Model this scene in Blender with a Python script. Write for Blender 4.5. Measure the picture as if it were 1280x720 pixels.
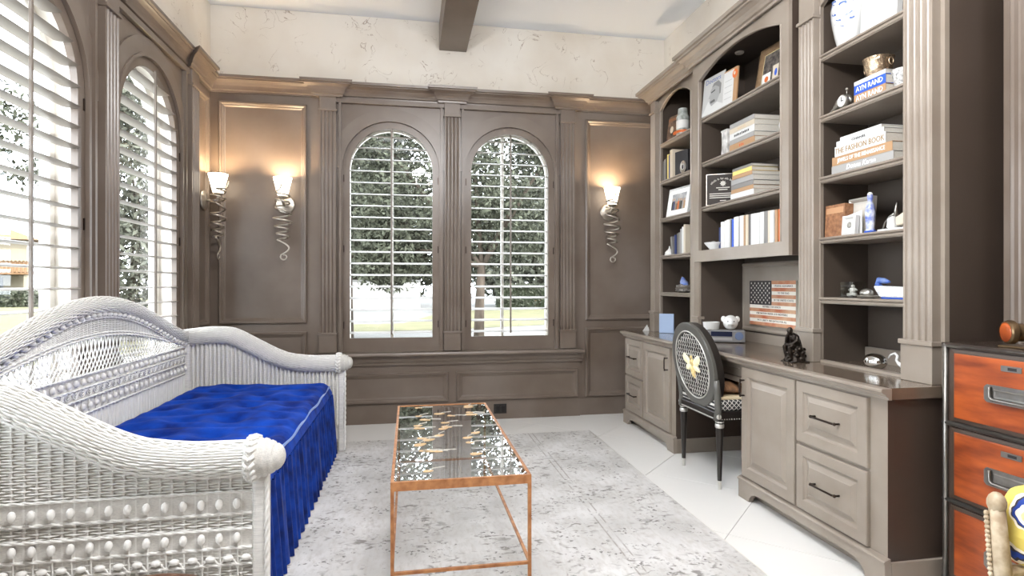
import bpy, bmesh, math, random
import numpy as np
from mathutils import Vector, Matrix
for o in list(bpy.data.objects): bpy.data.objects.remove(o)
scene = bpy.context.scene
COL = scene.collection
random.seed(7)
PI = math.pi

# ------------------------------------------------------------------ camera, world, sun, exposure
FPX, THETA, CAM_H = 717.0, math.atan(128 / 717.0), 1.2
cam_d = bpy.data.cameras.new('camera')
cam_d.sensor_width = 36.0
cam_d.lens = FPX * 36.0 / 1280.0
cam_d.shift_y = -5.0 / 1280.0
cam_d.clip_start = 0.05
cam_d.clip_end = 400
cam = bpy.data.objects.new('camera', cam_d)
cam.location = (0, 0, CAM_H)
cam.rotation_euler = (PI / 2, 0, -THETA)
COL.objects.link(cam)
scene.camera = cam

world = bpy.data.worlds.new('overcast_sky')
scene.world = world
world.use_nodes = True
wn = world.node_tree
bg = wn.nodes['Background']
bg.inputs['Color'].default_value = (0.86, 0.93, 1.0, 1)
bg.inputs['Strength'].default_value = 6.5

sun_d = bpy.data.lights.new('sun', 'SUN')
sun_d.energy = 3.0
sun_d.angle = math.radians(3)
sun_d.color = (1.0, 0.94, 0.85)
sun = bpy.data.objects.new('sun', sun_d)
sun.rotation_euler = (math.radians(38), math.radians(30), 0)
COL.objects.link(sun)

vs = scene.view_settings
vs.view_transform = 'Standard'
vs.look = 'None'
vs.exposure = 1.12
vs.gamma = 1.0
vs.use_curve_mapping = False

FILL_W = 20.0

# ------------------------------------------------------------------ mesh helpers
WORLD = {}          # world location of every object that can be a parent


class MB:
    """collects faces; build() turns them into one mesh object"""
    def __init__(s):
        s.v = []; s.f = []; s.m = []

    def add(s, verts, faces, mi=0):
        n = len(s.v)
        s.v.extend(tuple(p) for p in verts)
        s.f.extend(tuple(i + n for i in f) for f in faces)
        s.m.extend([mi] * len(faces))
        return s

    def box(s, x0, x1, y0, y1, z0, z1, mi=0):
        return s.add([(x0, y0, z0), (x1, y0, z0), (x1, y1, z0), (x0, y1, z0),
                      (x0, y0, z1), (x1, y0, z1), (x1, y1, z1), (x0, y1, z1)],
                     [(0, 3, 2, 1), (4, 5, 6, 7), (0, 1, 5, 4), (1, 2, 6, 5), (2, 3, 7, 6), (3, 0, 4, 7)], mi)

    def abox(s, M, a0, a1, z0, z1, b0, b1, mi=0):
        P = [M(a, z, b) for b in (b0, b1) for z in (z0, z1) for a in (a0, a1)]
        return s.add(P, [(0, 2, 3, 1), (4, 5, 7, 6), (0, 1, 5, 4), (2, 6, 7, 3), (0, 4, 6, 2), (1, 3, 7, 5)], mi)

    def lathe(s, prof, c=(0, 0, 0), seg=20, axis='z', mi=0, sx=1.0, sy=1.0):
        P = []; F = []
        for r, h in prof:
            for k in range(seg):
                t = 2 * PI * k / seg
                x, y = r * math.cos(t) * sx, r * math.sin(t) * sy
                p = {'z': (x, y, h), 'x': (h, x, y), 'y': (x, h, y)}[axis]
                P.append((p[0] + c[0], p[1] + c[1], p[2] + c[2]))
        n = len(prof)
        for i in range(n - 1):
            for k in range(seg):
                k2 = (k + 1) % seg
                F.append((i * seg + k, i * seg + k2, (i + 1) * seg + k2, (i + 1) * seg + k))
        if prof[0][0] > 1e-5: F.append(tuple(range(seg - 1, -1, -1)))
        if prof[-1][0] > 1e-5: F.append(tuple((n - 1) * seg + k for k in range(seg)))
        return s.add(P, F, mi)

    def ball(s, c, rx, ry=None, rz=None, seg=10, rings=7, mi=0):
        ry = ry or rx; rz = rz or rx
        prof = [(math.sin(PI * i / rings), -math.cos(PI * i / rings)) for i in range(rings + 1)]
        P = []; F = []
        for r, h in prof:
            for k in range(seg):
                t = 2 * PI * k / seg
                P.append((c[0] + rx * r * math.cos(t), c[1] + ry * r * math.sin(t), c[2] + rz * h))
        for i in range(rings):
            for k in range(seg):
                k2 = (k + 1) % seg
                F.append((i * seg + k, i * seg + k2, (i + 1) * seg + k2, (i + 1) * seg + k))
        return s.add(P, F, mi)

    def tube(s, pts, rad, sides=8, closed=False, mi=0, flat=1.0, caps=True):
        pts = [Vector(p) for p in pts]
        n = len(pts)
        R = rad if isinstance(rad, (list, tuple)) else [rad] * n
        P = []; F = []
        prev = None
        for i in range(n):
            if closed: t = pts[(i + 1) % n] - pts[i - 1]
            else: t = pts[min(i + 1, n - 1)] - pts[max(i - 1, 0)]
            if t.length < 1e-9: t = Vector((0, 0, 1))
            t.normalize()
            if prev is None:
                up = Vector((0, 0, 1)) if abs(t.z) < 0.9 else Vector((1, 0, 0))
                nrm = t.cross(up).normalized()
            else:
                nrm = (prev - t * prev.dot(t))
                nrm = nrm.normalized() if nrm.length > 1e-6 else t.orthogonal().normalized()
            prev = nrm
            bi = t.cross(nrm)
            for k in range(sides):
                a = 2 * PI * k / sides
                P.append(pts[i] + (nrm * math.cos(a) + bi * math.sin(a) * flat) * R[i])
        for i in range(n if closed else n - 1):
            j = (i + 1) % n
            for k in range(sides):
                k2 = (k + 1) % sides
                F.append((i * sides + k, i * sides + k2, j * sides + k2, j * sides + k))
        if not closed and caps:
            F.append(tuple(range(sides - 1, -1, -1)))
            F.append(tuple((n - 1) * sides + k for k in range(sides)))
        return s.add(P, F, mi)

    def prism(s, M, poly, b0, b1, mi=0):
        """polygon in (a,z) extruded from b0 to b1"""
        n = len(poly)
        P = [M(a, z, b0) for a, z in poly] + [M(a, z, b1) for a, z in poly]
        F = [tuple(range(n)), tuple(range(2 * n - 1, n - 1, -1))]
        F += [(i, (i + 1) % n, n + (i + 1) % n, n + i) for i in range(n)]
        return s.add(P, F, mi)

    def run(s, M, prof, a0, a1, mi=0):
        """profile in (b,z) extruded along a"""
        n = len(prof)
        P = [M(a0, z, b) for b, z in prof] + [M(a1, z, b) for b, z in prof]
        F = [tuple(range(n)), tuple(range(2 * n - 1, n - 1, -1))]
        F += [(i, (i + 1) % n, n + (i + 1) % n, n + i) for i in range(n)]
        return s.add(P, F, mi)

    def nested(s, M, a0, a1, z0, z1, prof, cap=True, mi=0, capmi=None):
        """rectangular loops: prof = [(inset, height b)]"""
        P = []; F = []
        for ins, b in prof:
            P += [M(a0 + ins, z0 + ins, b), M(a1 - ins, z0 + ins, b), M(a1 - ins, z1 - ins, b), M(a0 + ins, z1 - ins, b)]
        for i in range(len(prof) - 1):
            for k in range(4):
                k2 = (k + 1) % 4
                F.append((i * 4 + k, i * 4 + k2, (i + 1) * 4 + k2, (i + 1) * 4 + k))
        s.add(P, F, mi)
        if cap:
            q = len(prof) - 1
            s.add(P[q * 4:q * 4 + 4], [(0, 1, 2, 3)], mi if capmi is None else capmi)
        return s

    def arch_slab(s, M, a0, a1, z0, z1, ac, rx, rz, zb, zs, b0, b1, n=20, mi=0):
        H = [(ac - rx, zb), (ac - rx, zs)]
        arc = [(ac - rx * math.cos(PI * i / n), zs + rz * math.sin(PI * i / n)) for i in range(n + 1)]
        H = [(ac - rx, zb)] + arc + [(ac + rx, zb)]
        for b in (b0, b1):
            def quad(p): s.add([M(a, z, b) for a, z in p], [tuple(range(len(p)))], mi)
            if zb > z0 + 1e-6: quad([(a0, z0), (a1, z0), (a1, zb), (a0, zb)])
            quad([(a0, zb), (ac - rx, zb), (ac - rx, zs), (a0, zs)])
            quad([(ac + rx, zb), (a1, zb), (a1, zs), (ac + rx, zs)])
            quad([(a0, zs), (ac - rx, zs), (ac - rx, z1), (a0, z1)])
            quad([(ac + rx, zs), (a1, zs), (a1, z1), (ac + rx, z1)])
            for i in range(n):
                p, q = arc[i], arc[i + 1]
                quad([p, q, (q[0], z1), (p[0], z1)])
        for i in range(len(H) - 1):
            p, q = H[i], H[i + 1]
            s.add([M(*p, b0), M(*q, b0), M(*q, b1), M(*p, b1)], [(0, 1, 2, 3)], mi)
        if zb > z0 + 1e-6:
            p, q = H[-1], H[0]
            s.add([M(*p, b0), M(*q, b0), M(*q, b1), M(*p, b1)], [(0, 1, 2, 3)], mi)
        O = [(a0, z0), (a1, z0), (a1, z1), (a0, z1)]
        for i in range(4):
            p, q = O[i], O[(i + 1) % 4]
            if zb <= z0 + 1e-6 and i == 0: continue
            s.add([M(*p, b0), M(*q, b0), M(*q, b1), M(*p, b1)], [(0, 1, 2, 3)], mi)
        return s

    def arch_ring(s, M, ac, ro, ri, zb, zs, b0, b1, n=24, mi=0, legs=True, kz=1.0):
        def outline(r):
            arc = [(ac - r * math.cos(PI * i / n), zs + kz * r * math.sin(PI * i / n)) for i in range(n + 1)]
            return ([(ac - r, zb)] + arc + [(ac + r, zb)]) if legs else arc
        O, I = outline(ro), outline(ri)
        m = len(O)
        P = [M(*p, b0) for p in O] + [M(*p, b0) for p in I] + [M(*p, b1) for p in O] + [M(*p, b1) for p in I]
        F = []
        for i in range(m - 1):
            F += [(i, i + 1, m + i + 1, m + i), (2 * m + i, 3 * m + i, 3 * m + i + 1, 2 * m + i + 1),
                  (i, 2 * m + i, 2 * m + i + 1, i + 1), (m + i, m + i + 1, 3 * m + i + 1, 3 * m + i)]
        F += [(0, m, 3 * m, 2 * m), (m - 1, 3 * m - 1, 4 * m - 1, 2 * m - 1)]
        return s.add(P, F, mi)

    def arch_face(s, M, ac, r, zb, zs, b, n=20, mi=0):
        arc = [(ac - r * math.cos(PI * i / n), zs + r * math.sin(PI * i / n)) for i in range(n + 1)]
        pts = [(ac - r, zb)] + arc + [(ac + r, zb)]
        return s.add([M(*p, b) for p in pts], [tuple(range(len(pts)))], mi)

    def map(s, fn):
        s.v = [tuple(fn(*p)) for p in s.v]; return s

    def mesh(s, name, mats, smooth=False, fix=True):
        me = bpy.data.meshes.new(name)
        me.from_pydata(s.v, [], s.f)
        if not isinstance(mats, (list, tuple)): mats = [mats]
        for mt in mats: me.materials.append(mt)
        if len(mats) > 1: me.polygons.foreach_set('material_index', s.m)
        if fix:
            bm = bmesh.new(); bm.from_mesh(me)
            bmesh.ops.recalc_face_normals(bm, faces=bm.faces)
            bm.to_mesh(me); bm.free()
        if smooth:
            me.polygons.foreach_set('use_smooth', [True] * len(me.polygons))
            if smooth is not True: me.set_sharp_from_angle(angle=math.radians(smooth))
        me.update()
        return me

    def build(s, name, mats, parent=None, local=False, smooth=False, bevel=0.0, fix=True, seg=2):
        """parent given: verts are world coordinates (or the parent's own when local). none: origin moves to the base"""
        if parent is None and not local:
            xs = [p[0] for p in s.v]; ys = [p[1] for p in s.v]; zs = [p[2] for p in s.v]
            c = Vector(((min(xs) + max(xs)) / 2, (min(ys) + max(ys)) / 2, min(zs)))
            s.v = [(p[0] - c.x, p[1] - c.y, p[2] - c.z) for p in s.v]
        else:
            c = Vector((0, 0, 0))
        o = bpy.data.objects.new(name, s.mesh(name, mats, smooth, fix))
        COL.objects.link(o)
        if parent is None:
            o.location = c
            WORLD[o.name] = c
        else:
            o.parent = parent
            if not local: o.matrix_parent_inverse = Matrix.Translation(-WORLD.get(parent.name, Vector()))
        if bevel:
            b = o.modifiers.new('bevel', 'BEVEL')
            b.width = bevel; b.segments = seg; b.limit_method = 'ANGLE'; b.angle_limit = math.radians(40)
        return o


def tag(o, label, cat, group=None):
    o['label'] = label; o['category'] = cat
    if group: o['group'] = group
    return o


def structure(o, label=None):
    o['kind'] = 'structure'
    if label: o['label'] = label
    return o


def thing(name, label, cat, loc, rz=0.0, group=None):
    o = bpy.data.objects.new(name, None)
    COL.objects.link(o)
    o.empty_display_size = 0.05
    o.location = loc; o.rotation_euler = (0, 0, rz)
    WORLD[o.name] = Vector(loc)
    return tag(o, label, cat, group)


def copy_obj(o, parent=None, name=None):
    c = o.copy(); COL.objects.link(c)
    c.parent = parent
    return c


def copy_tree(o, parent=None):
    c = copy_obj(o, parent)
    for ch in list(o.children): copy_tree(ch, c)
    return c


def text_mb(body, size, depth=0.0008, align='CENTER', squash=1.0, shear=0.0):
    cu = bpy.data.curves.new('lettering', 'FONT')
    cu.body = body; cu.size = size; cu.extrude = depth
    cu.align_x = align; cu.align_y = 'CENTER'; cu.resolution_u = 2
    cu.shear = shear
    o = bpy.data.objects.new('lettering', cu); COL.objects.link(o)
    me = bpy.data.meshes.new_from_object(o.evaluated_get(bpy.context.evaluated_depsgraph_get()))
    mb = MB()
    mb.add([(v.co.x * squash, v.co.y, v.co.z) for v in me.vertices], [tuple(p.vertices) for p in me.polygons])
    bpy.data.objects.remove(o); bpy.data.curves.remove(cu); bpy.data.meshes.remove(me)
    return mb


# ------------------------------------------------------------------ materials
def lin(c):
    c /= 255.0
    return c / 12.92 if c <= 0.04045 else ((c + 0.055) / 1.055) ** 2.4


def rgb(r, g, b): return (lin(r), lin(g), lin(b), 1.0)


MATS = {}


def mat(name, col, rough=0.5, metal=0.0, var=0.0, vscale=6.0, col2=None, bump=0.0, bscale=60.0, spec=0.5,
        sheen=0.0, emit=None, estr=0.0, stretch=(1, 1, 1), coat=0.0, detail=4.0, trans=0.0):
    if name in MATS: return MATS[name]
    m = bpy.data.materials.new(name); m.use_nodes = True
    nt = m.node_tree; N = nt.nodes; L = nt.links
    p = N['Principled BSDF']
    p.inputs['Base Color'].default_value = col
    p.inputs['Roughness'].default_value = rough
    p.inputs['Metallic'].default_value = metal
    p.inputs['Specular IOR Level'].default_value = spec
    if coat: p.inputs['Coat Weight'].default_value = coat; p.inputs['Coat Roughness'].default_value = 0.1
    if sheen:
        p.inputs['Sheen Weight'].default_value = sheen; p.inputs['Sheen Roughness'].default_value = 0.4
    if trans: p.inputs['Transmission Weight'].default_value = trans
    if emit: p.inputs['Emission Color'].default_value = emit; p.inputs['Emission Strength'].default_value = estr
    tc = N.new('ShaderNodeTexCoord'); mp = N.new('ShaderNodeMapping')
    mp.inputs['Scale'].default_value = stretch
    L.new(tc.outputs['Object'], mp.inputs['Vector'])
    if var or col2:
        nz = N.new('ShaderNodeTexNoise'); nz.inputs['Scale'].default_value = vscale; nz.inputs['Detail'].default_value = detail
        L.new(mp.outputs['Vector'], nz.inputs['Vector'])
        rp = N.new('ShaderNodeValToRGB')
        rp.color_ramp.elements[0].position = 0.32; rp.color_ramp.elements[1].position = 0.68
        if col2 is None: col2 = tuple(c * (1 - var) for c in col[:3]) + (1,)
        rp.color_ramp.elements[0].color = col2; rp.color_ramp.elements[1].color = col
        L.new(nz.outputs['Fac'], rp.inputs['Fac']); L.new(rp.outputs['Color'], p.inputs['Base Color'])
    if bump:
        nb = N.new('ShaderNodeTexNoise'); nb.inputs['Scale'].default_value = bscale; nb.inputs['Detail'].default_value = 3
        L.new(mp.outputs['Vector'], nb.inputs['Vector'])
        bp = N.new('ShaderNodeBump'); bp.inputs['Strength'].default_value = bump; bp.inputs['Distance'].default_value = 0.01
        L.new(nb.outputs['Fac'], bp.inputs['Height']); L.new(bp.outputs['Normal'], p.inputs['Normal'])
    MATS[name] = m
    return m


def glass_mat(name, tint=(1, 1, 1, 1), ior=1.5, rough=0.0, boost=1.0):
    m = bpy.data.materials.new(name); m.use_nodes = True
    nt = m.node_tree; N = nt.nodes; L = nt.links
    N.remove(N['Principled BSDF'])
    t = N.new('ShaderNodeBsdfTransparent'); t.inputs['Color'].default_value = tint
    g = N.new('ShaderNodeBsdfGlossy'); g.inputs['Roughness'].default_value = rough
    lw = N.new('ShaderNodeLayerWeight'); lw.inputs['Blend'].default_value = .5
    pw = N.new('ShaderNodeMath'); pw.operation = 'POWER'; pw.inputs[1].default_value = 5.0
    L.new(lw.outputs['Facing'], pw.inputs[0])
    f0 = ((ior - 1) / (ior + 1)) ** 2
    fr = N.new('ShaderNodeMath'); fr.operation = 'MULTIPLY_ADD'; fr.inputs[1].default_value = 1 - f0; fr.inputs[2].default_value = f0
    L.new(pw.outputs[0], fr.inputs[0])
    mul = N.new('ShaderNodeMath'); mul.operation = 'MULTIPLY'; mul.inputs[1].default_value = boost; mul.use_clamp = True
    L.new(fr.outputs[0], mul.inputs[0])
    mx = N.new('ShaderNodeMixShader')
    L.new(mul.outputs[0], mx.inputs['Fac']); L.new(t.outputs[0], mx.inputs[1]); L.new(g.outputs[0], mx.inputs[2])
    L.new(mx.outputs[0], N['Material Output'].inputs['Surface'])
    return m


M_paint = mat('taupe_glazed_paint', rgb(122, 110, 100), 0.33, col2=rgb(104, 90, 78), vscale=2.2, bump=0.02, bscale=40)
M_shaded_end = mat('shade_toned_end', rgb(74, 62, 54), 0.35, var=.15, vscale=3)  # browner end panels, with the shade on them put into the colour
M_louver = mat('pale_taupe_paint', rgb(132, 124, 115), 0.45)
M_white = mat('white_frame', rgb(232, 230, 225), 0.4)
M_reveal = mat('cream_reveal', rgb(232, 228, 220), 0.6)
M_ceiling = mat('white_ceiling', rgb(240, 244, 248), 0.8)
M_glass = glass_mat('window_glass', (0.97, 0.98, 0.98, 1))
M_dark_metal = mat('dark_bronze', rgb(60, 50, 44), 0.35, 0.9)
M_black = mat('black_plastic', rgb(34, 30, 28), 0.5)


def plaster():
    m = bpy.data.materials.new('veined_plaster'); m.use_nodes = True
    N = m.node_tree.nodes; L = m.node_tree.links; p = N['Principled BSDF']
    p.inputs['Roughness'].default_value = 0.6
    tc = N.new('ShaderNodeTexCoord')
    n1 = N.new('ShaderNodeTexNoise'); n1.inputs['Scale'].default_value = 1.3; n1.inputs['Detail'].default_value = 5
    n2 = N.new('ShaderNodeTexNoise'); n2.inputs['Scale'].default_value = 4.5; n2.inputs['Detail'].default_value = 6; n2.inputs['Distortion'].default_value = 1.2
    n3 = N.new('ShaderNodeTexNoise'); n3.inputs['Scale'].default_value = 5.0; n3.inputs['Detail'].default_value = 2
    for n in (n1, n2, n3): L.new(tc.outputs['Object'], n.inputs['Vector'])
    r1 = N.new('ShaderNodeValToRGB')
    r1.color_ramp.elements[0].position = .3; r1.color_ramp.elements[0].color = rgb(204, 193, 177)
    r1.color_ramp.elements[1].position = .66; r1.color_ramp.elements[1].color = rgb(226, 221, 212)
    L.new(n1.outputs['Fac'], r1.inputs['Fac'])
    r2 = N.new('ShaderNodeValToRGB')
    e = r2.color_ramp.elements
    e[0].position = .494; e[0].color = (0, 0, 0, 1)
    e[1].position = .506; e[1].color = (0, 0, 0, 1)
    x = e.new(.50); x.color = (1, 1, 1, 1)
    L.new(n2.outputs['Fac'], r2.inputs['Fac'])
    r3 = N.new('ShaderNodeValToRGB')
    r3.color_ramp.elements[0].position = .52; r3.color_ramp.elements[1].position = .6
    L.new(n3.outputs['Fac'], r3.inputs['Fac'])
    mu = N.new('ShaderNodeMath'); mu.operation = 'MULTIPLY'
    L.new(r2.outputs['Color'], mu.inputs[0]); L.new(r3.outputs['Color'], mu.inputs[1])
    mx = N.new('ShaderNodeMix'); mx.data_type = 'RGBA'
    mx.inputs[7].default_value = rgb(140, 118, 98)
    L.new(mu.outputs[0], mx.inputs[0]); L.new(r1.outputs['Color'], mx.inputs[6])
    L.new(mx.outputs[2], p.inputs['Base Color'])
    return m


M_plaster = plaster()

# ------------------------------------------------------------------ the room shell
XL, XR, YB, YF, ZC = -1.61, 2.36, 5.06, -1.6, 3.49
TW = 0.20                                          # wall thickness
def MBACK(a, z, b): return (a, YB - b, z)
def MLEFT(a, z, b): return (XL + b, a, z)

WIN_BACK = [-0.153, 0.887]
BK_HOLE, BK_R, BK_ZS, SILL = 0.412, 0.35, 2.19, 0.615
WIN_LEFT = [3.98, 2.765, 1.55, 0.335]  # last two are unseen, added nearer the camera to let in more light
LF_HOLE, LF_R, LF_ZS = 0.462, 0.40, 2.155
TOPW = 2.86                                        # wood up to here, plaster above

# floor: slab with diagonal tiles let into it
fl = structure(MB().box(XL - TW, XR + .6, YF - .2, YB + TW, -0.15, -0.004).build('floor', mat('grout', rgb(176, 170, 162), 0.8)))
M_tile = mat('polished_white_tile', rgb(232, 230, 226), 0.26, var=0.04, vscale=1.2, spec=.22)
T = 0.65; tm = MB(); tm.box(-T / 2 + .0015, T / 2 - .0015, -T / 2 + .0015, T / 2 - .0015, -0.0045, 0.0)
tile_me = tm.mesh('tile', M_tile)
c45 = math.sqrt(.5)
def clipped_tile(cx, cy):
    # square turned 45 degrees, clipped to the room
    h = T / math.sqrt(2) - .002
    poly = [(cx + h, cy), (cx, cy + h), (cx - h, cy), (cx, cy - h)]
    def clip(P, ax, lim, keep_less):
        out = []
        for i in range(len(P)):
            p, q = P[i], P[(i + 1) % len(P)]
            ip = (p[ax] <= lim) == keep_less; iq = (q[ax] <= lim) == keep_less
            if ip: out.append(p)
            if ip != iq:
                t = (lim - p[ax]) / (q[ax] - p[ax])
                out.append((p[0] + t * (q[0] - p[0]), p[1] + t * (q[1] - p[1])))
        return out
    for ax, lim, kl in ((0, XL, False), (0, XR, True), (1, YF, False), (1, YB, True)):
        poly = clip(poly, ax, lim, kl)
        if len(poly) < 3: return None
    return poly
stp = T / math.sqrt(2)
for i in range(-14, 22):
    for j in range(-14, 22):
        # tile centres: joints run along y - x = 1.94 + 0.92 k
        u0 = (i + .5) * 2 * stp + 1.02; w0 = (j + .5) * 2 * stp + .35
        cx, cy = (w0 - u0) / 2, (w0 + u0) / 2
        pl = clipped_tile(cx, cy)
        if pl is None: continue
        def MF(a, z, b): return (a, z, b)
        MB().prism(MF, pl, -0.0045, 0.0).build('tile', M_tile, fl)

ceil = structure(MB().box(XL - TW, XR + .6, YF - .2, YB + TW, ZC, ZC + .15).build('ceiling', M_ceiling))
bm_ = MB().box(.255, .495, YF, YB, ZC - .245, ZC)
bm_.build('beam', M_paint, ceil, bevel=.006)

# back wall: wood bays with arched holes
wb = MB()
wb.abox(MBACK, XL - TW, -0.68, -0.15, ZC, -TW, 0)
for c in WIN_BACK:
    wb.arch_slab(MBACK, c - .52 if c < .3 else .367, .367 if c < .3 else c + .52, -0.15, ZC, c, BK_HOLE, BK_HOLE, SILL, BK_ZS, -TW, 0)
wb.abox(MBACK, -0.68, WIN_BACK[0] - .52, -0.15, ZC, -TW, 0)
wb.abox(MBACK, WIN_BACK[1] + .52, XR + .6, -0.15, ZC, -TW, 0)
wall_back = structure(wb.build('wall_back', M_paint))
MB().abox(MBACK, XL, XR, TOPW, ZC - .001, 0.0, .006).build('plaster_band', M_plaster, wall_back)

wl = MB()
wl.abox(MLEFT, 4.615, YB + TW, -0.15, ZC, -TW, 0)
edges = [4.615, 3.3725, 2.1575, .9425, -.2725]
for c, a1, a0 in zip(WIN_LEFT, edges[:-1], edges[1:]):
    wl.arch_slab(MLEFT, a0, a1, -0.15, ZC, c, LF_HOLE, LF_HOLE, SILL, LF_ZS, -TW, 0)
wl.abox(MLEFT, YF - .2, -.2725, -0.15, ZC, -TW, 0)
wall_left = structure(wl.build('wall_left', M_paint))
MB().abox(MLEFT, YF, YB - .006, TOPW, ZC - .001, 0.0, .006).build('plaster_band', M_plaster, wall_left)

wr = MB()
wr.box(XR + .1, XR + .3, 1.93, YB + TW, -.15, ZC)
wr.box(XR, XR + .3, YF - .2, 1.93, -.15, ZC)
wr.box(XR, XR + .1, 1.93, YB, 2.91, ZC)
wall_right = structure(wr.build('wall_right', M_paint))
MB().box(XR - .006, XR, YF, YB - .006, 2.90, ZC - .001).build('plaster_band', M_plaster, wall_right)
wall_front = structure(MB().box(XL - TW, XR + .3, YF - .2, YF, -.15, ZC).build('wall_front', M_paint))

# ------------------------------------------------------------------ mouldings
CROWN = [(0, 2.775), (.012, 2.775), (.014, 2.79), (.026, 2.795), (.03, 2.81), (.036, 2.825), (.052, 2.845), (.074, 2.858),
         (.084, 2.862), (.084, 2.870), (.098, 2.874), (.10, 2.895), (0, 2.895)]
def crown(M, wall, a0, a1, blocks, prof=CROWN, dz=0, name='crown_moulding'):
    P = [(b, z + dz) for b, z in prof]
    MB().run(M, P, a0, a1).build(name, M_paint, wall)
    for (c0, c1) in blocks:
        Q = [(b + .045 if b > 0 else 0, z + dz) for b, z in prof]
        mb = MB()
        # mitred block: the moulding returns on both ends
        n = len(Q); pts = []
        for side in (0, 1):
            for b, z in Q:
                off = b
                pts.append(M((c0 - off if side == 0 else c1 + off), z, b))
        F = [tuple(range(n)), tuple(range(2 * n - 1, n - 1, -1))] + [(i, (i + 1) % n, n + (i + 1) % n, n + i) for i in range(n)]
        mb.add(pts, F).build('crown_block', M_paint, wall)

PIL_BACK = [-0.678, 0.367, 1.411]
PIL_LEFT = [4.615, 3.40, 2.18, .96]
crown(MBACK, wall_back, XL, XR, [(c - .065, c + .065) for c in PIL_BACK])
crown(MLEFT, wall_left, YF, YB, [(c - .075, c + .075) for c in PIL_LEFT])

def fluted(M, a, w, z0, z1, b0, b1, grooves=4, depth=.011):
    pts = [(a - w / 2, b0), (a - w / 2, b1)]
    g = (w - .012) / grooves
    for i in range(grooves):
        s = a - w / 2 + .006 + i * g
        for k in range(7):
            t = k / 6.0
            pts.append((s + g * (.14 + .72 * t), b1 - depth * math.sin(PI * t) ** .7 if 0 < t < 1 else b1))
    pts += [(a + w / 2, b1), (a + w / 2, b0)]
    n = len(pts)
    P = [M(q, z0, b) for q, b in pts] + [M(q, z1, b) for q, b in pts]
    F = [tuple(range(n)), tuple(range(2 * n - 1, n - 1, -1))] + [(i, (i + 1) % n, n + (i + 1) % n, n + i) for i in range(n)]
    return MB().add(P, F)

def pilaster(M, parent, a, w, zb, zp, zc, zt, b0=0.0, b1=.045, material=None):
    material = material or M_paint
    sh = fluted(M, a, w, zp, zc, b0, b1).build('pilaster', material, parent)
    pb = MB().abox(M, a - w / 2 - .006, a + w / 2 + .006, zb, zp - .02, b0, b1 + .008)
    pb.abox(M, a - w / 2 - .012, a + w / 2 + .012, zp - .02, zp, b0, b1 + .016)
    pb.build('plinth_block', material, sh, bevel=.003)
    if zt > zc:
        cb = MB().abox(M, a - w / 2 - .008, a + w / 2 + .008, zc, zc + .018, b0, b1 + .012)
        cb.abox(M, a - w / 2, a + w / 2, zc + .018, zt, b0, b1)
        cb.build('capital', material, sh, bevel=.003)
    return sh

for c in PIL_BACK: pilaster(MBACK, wall_back, c, .135, SILL + .005, .79, 2.655, 2.78)
for c in PIL_LEFT: pilaster(MLEFT, wall_left, c, .15, SILL + .005, .79, 2.655, 2.78)

FRAME = [(0, 0), (0, .018), (.008, .026), (.02, .024), (.028, .014), (.036, .012), (.044, .004), (.05, .002)]
def panel(M, wall, a0, a1, z0, z1, name='panel_moulding'):
    return MB().nested(M, a0, a1, z0, z1, FRAME, cap=True).build(name, M_paint, wall)
panel(MBACK, wall_back, -1.54, -.85, .87, 2.705)
panel(MBACK, wall_back, -1.54, -.85, .17, .80)
panel(MBACK, wall_back, 1.585, 2.28, .87, 2.705)
panel(MBACK, wall_back, 1.585, 2.28, .17, .80)
panel(MLEFT, wall_left, 4.74, 4.985, .87, 2.705)
panel(MLEFT, wall_left, 4.74, 4.985, .17, .80)
for a0, a1 in zip(edges[1:], edges[:-1]): panel(MLEFT, wall_left, a0 + .06, a1 - .06, .17, .44)
def MRIGHT(a, z, b): return (XR - b, a, z)
panel(MRIGHT, wall_right, .9, 1.89, .87, 2.705)
panel(MRIGHT, wall_right, .9, 1.89, .17, .80)
# below the sill the window bay stands forward
BAY = .02
MB().abox(MBACK, -.78, 1.53, 0, SILL - .03, 0, BAY).build('window_apron', M_paint, wall_back)
def MBAY(a, z, b): return (a, YB - BAY - b, z)
panel(MBAY, wall_back, -.62, .335, .175, .435)
panel(MBAY, wall_back, .402, 1.505, .175, .435)
SILLP = [(0, .50), (.02, .50), (.026, .512), (.026, .52), (.036, .53), (.05, .552), (.058, .575), (.06, .582), (.094, .585), (.1, .592), (.1, .604), (.094, SILL), (0, SILL)]
MB().run(MBACK, [(b + .02 if b else 0, z) for b, z in SILLP], -.79, 1.545).build('window_sill', M_paint, wall_back, smooth=30)
MB().run(MLEFT, SILLP, YF, 4.78).build('window_sill', M_paint, wall_left, smooth=30)
# raised surround arch above each window
for c in WIN_BACK:
    MB().arch_ring(MBACK, c, .515, BK_HOLE + .004, SILL, BK_ZS, 0, .014, legs=False).build('arch_surround', M_paint, wall_back)
    MB().arch_ring(MBACK, c, BK_HOLE + .016, BK_HOLE - .004, SILL, BK_ZS, 0, .022).build('arch_moulding', M_paint, wall_back)
for c in WIN_LEFT:
    MB().arch_ring(MLEFT, c, .575, LF_HOLE + .004, SILL, LF_ZS, 0, .014, legs=False).build('arch_surround', M_paint, wall_left)
    MB().arch_ring(MLEFT, c, LF_HOLE + .016, LF_HOLE - .004, SILL, LF_ZS, 0, .022).build('arch_moulding', M_paint, wall_left)
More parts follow.
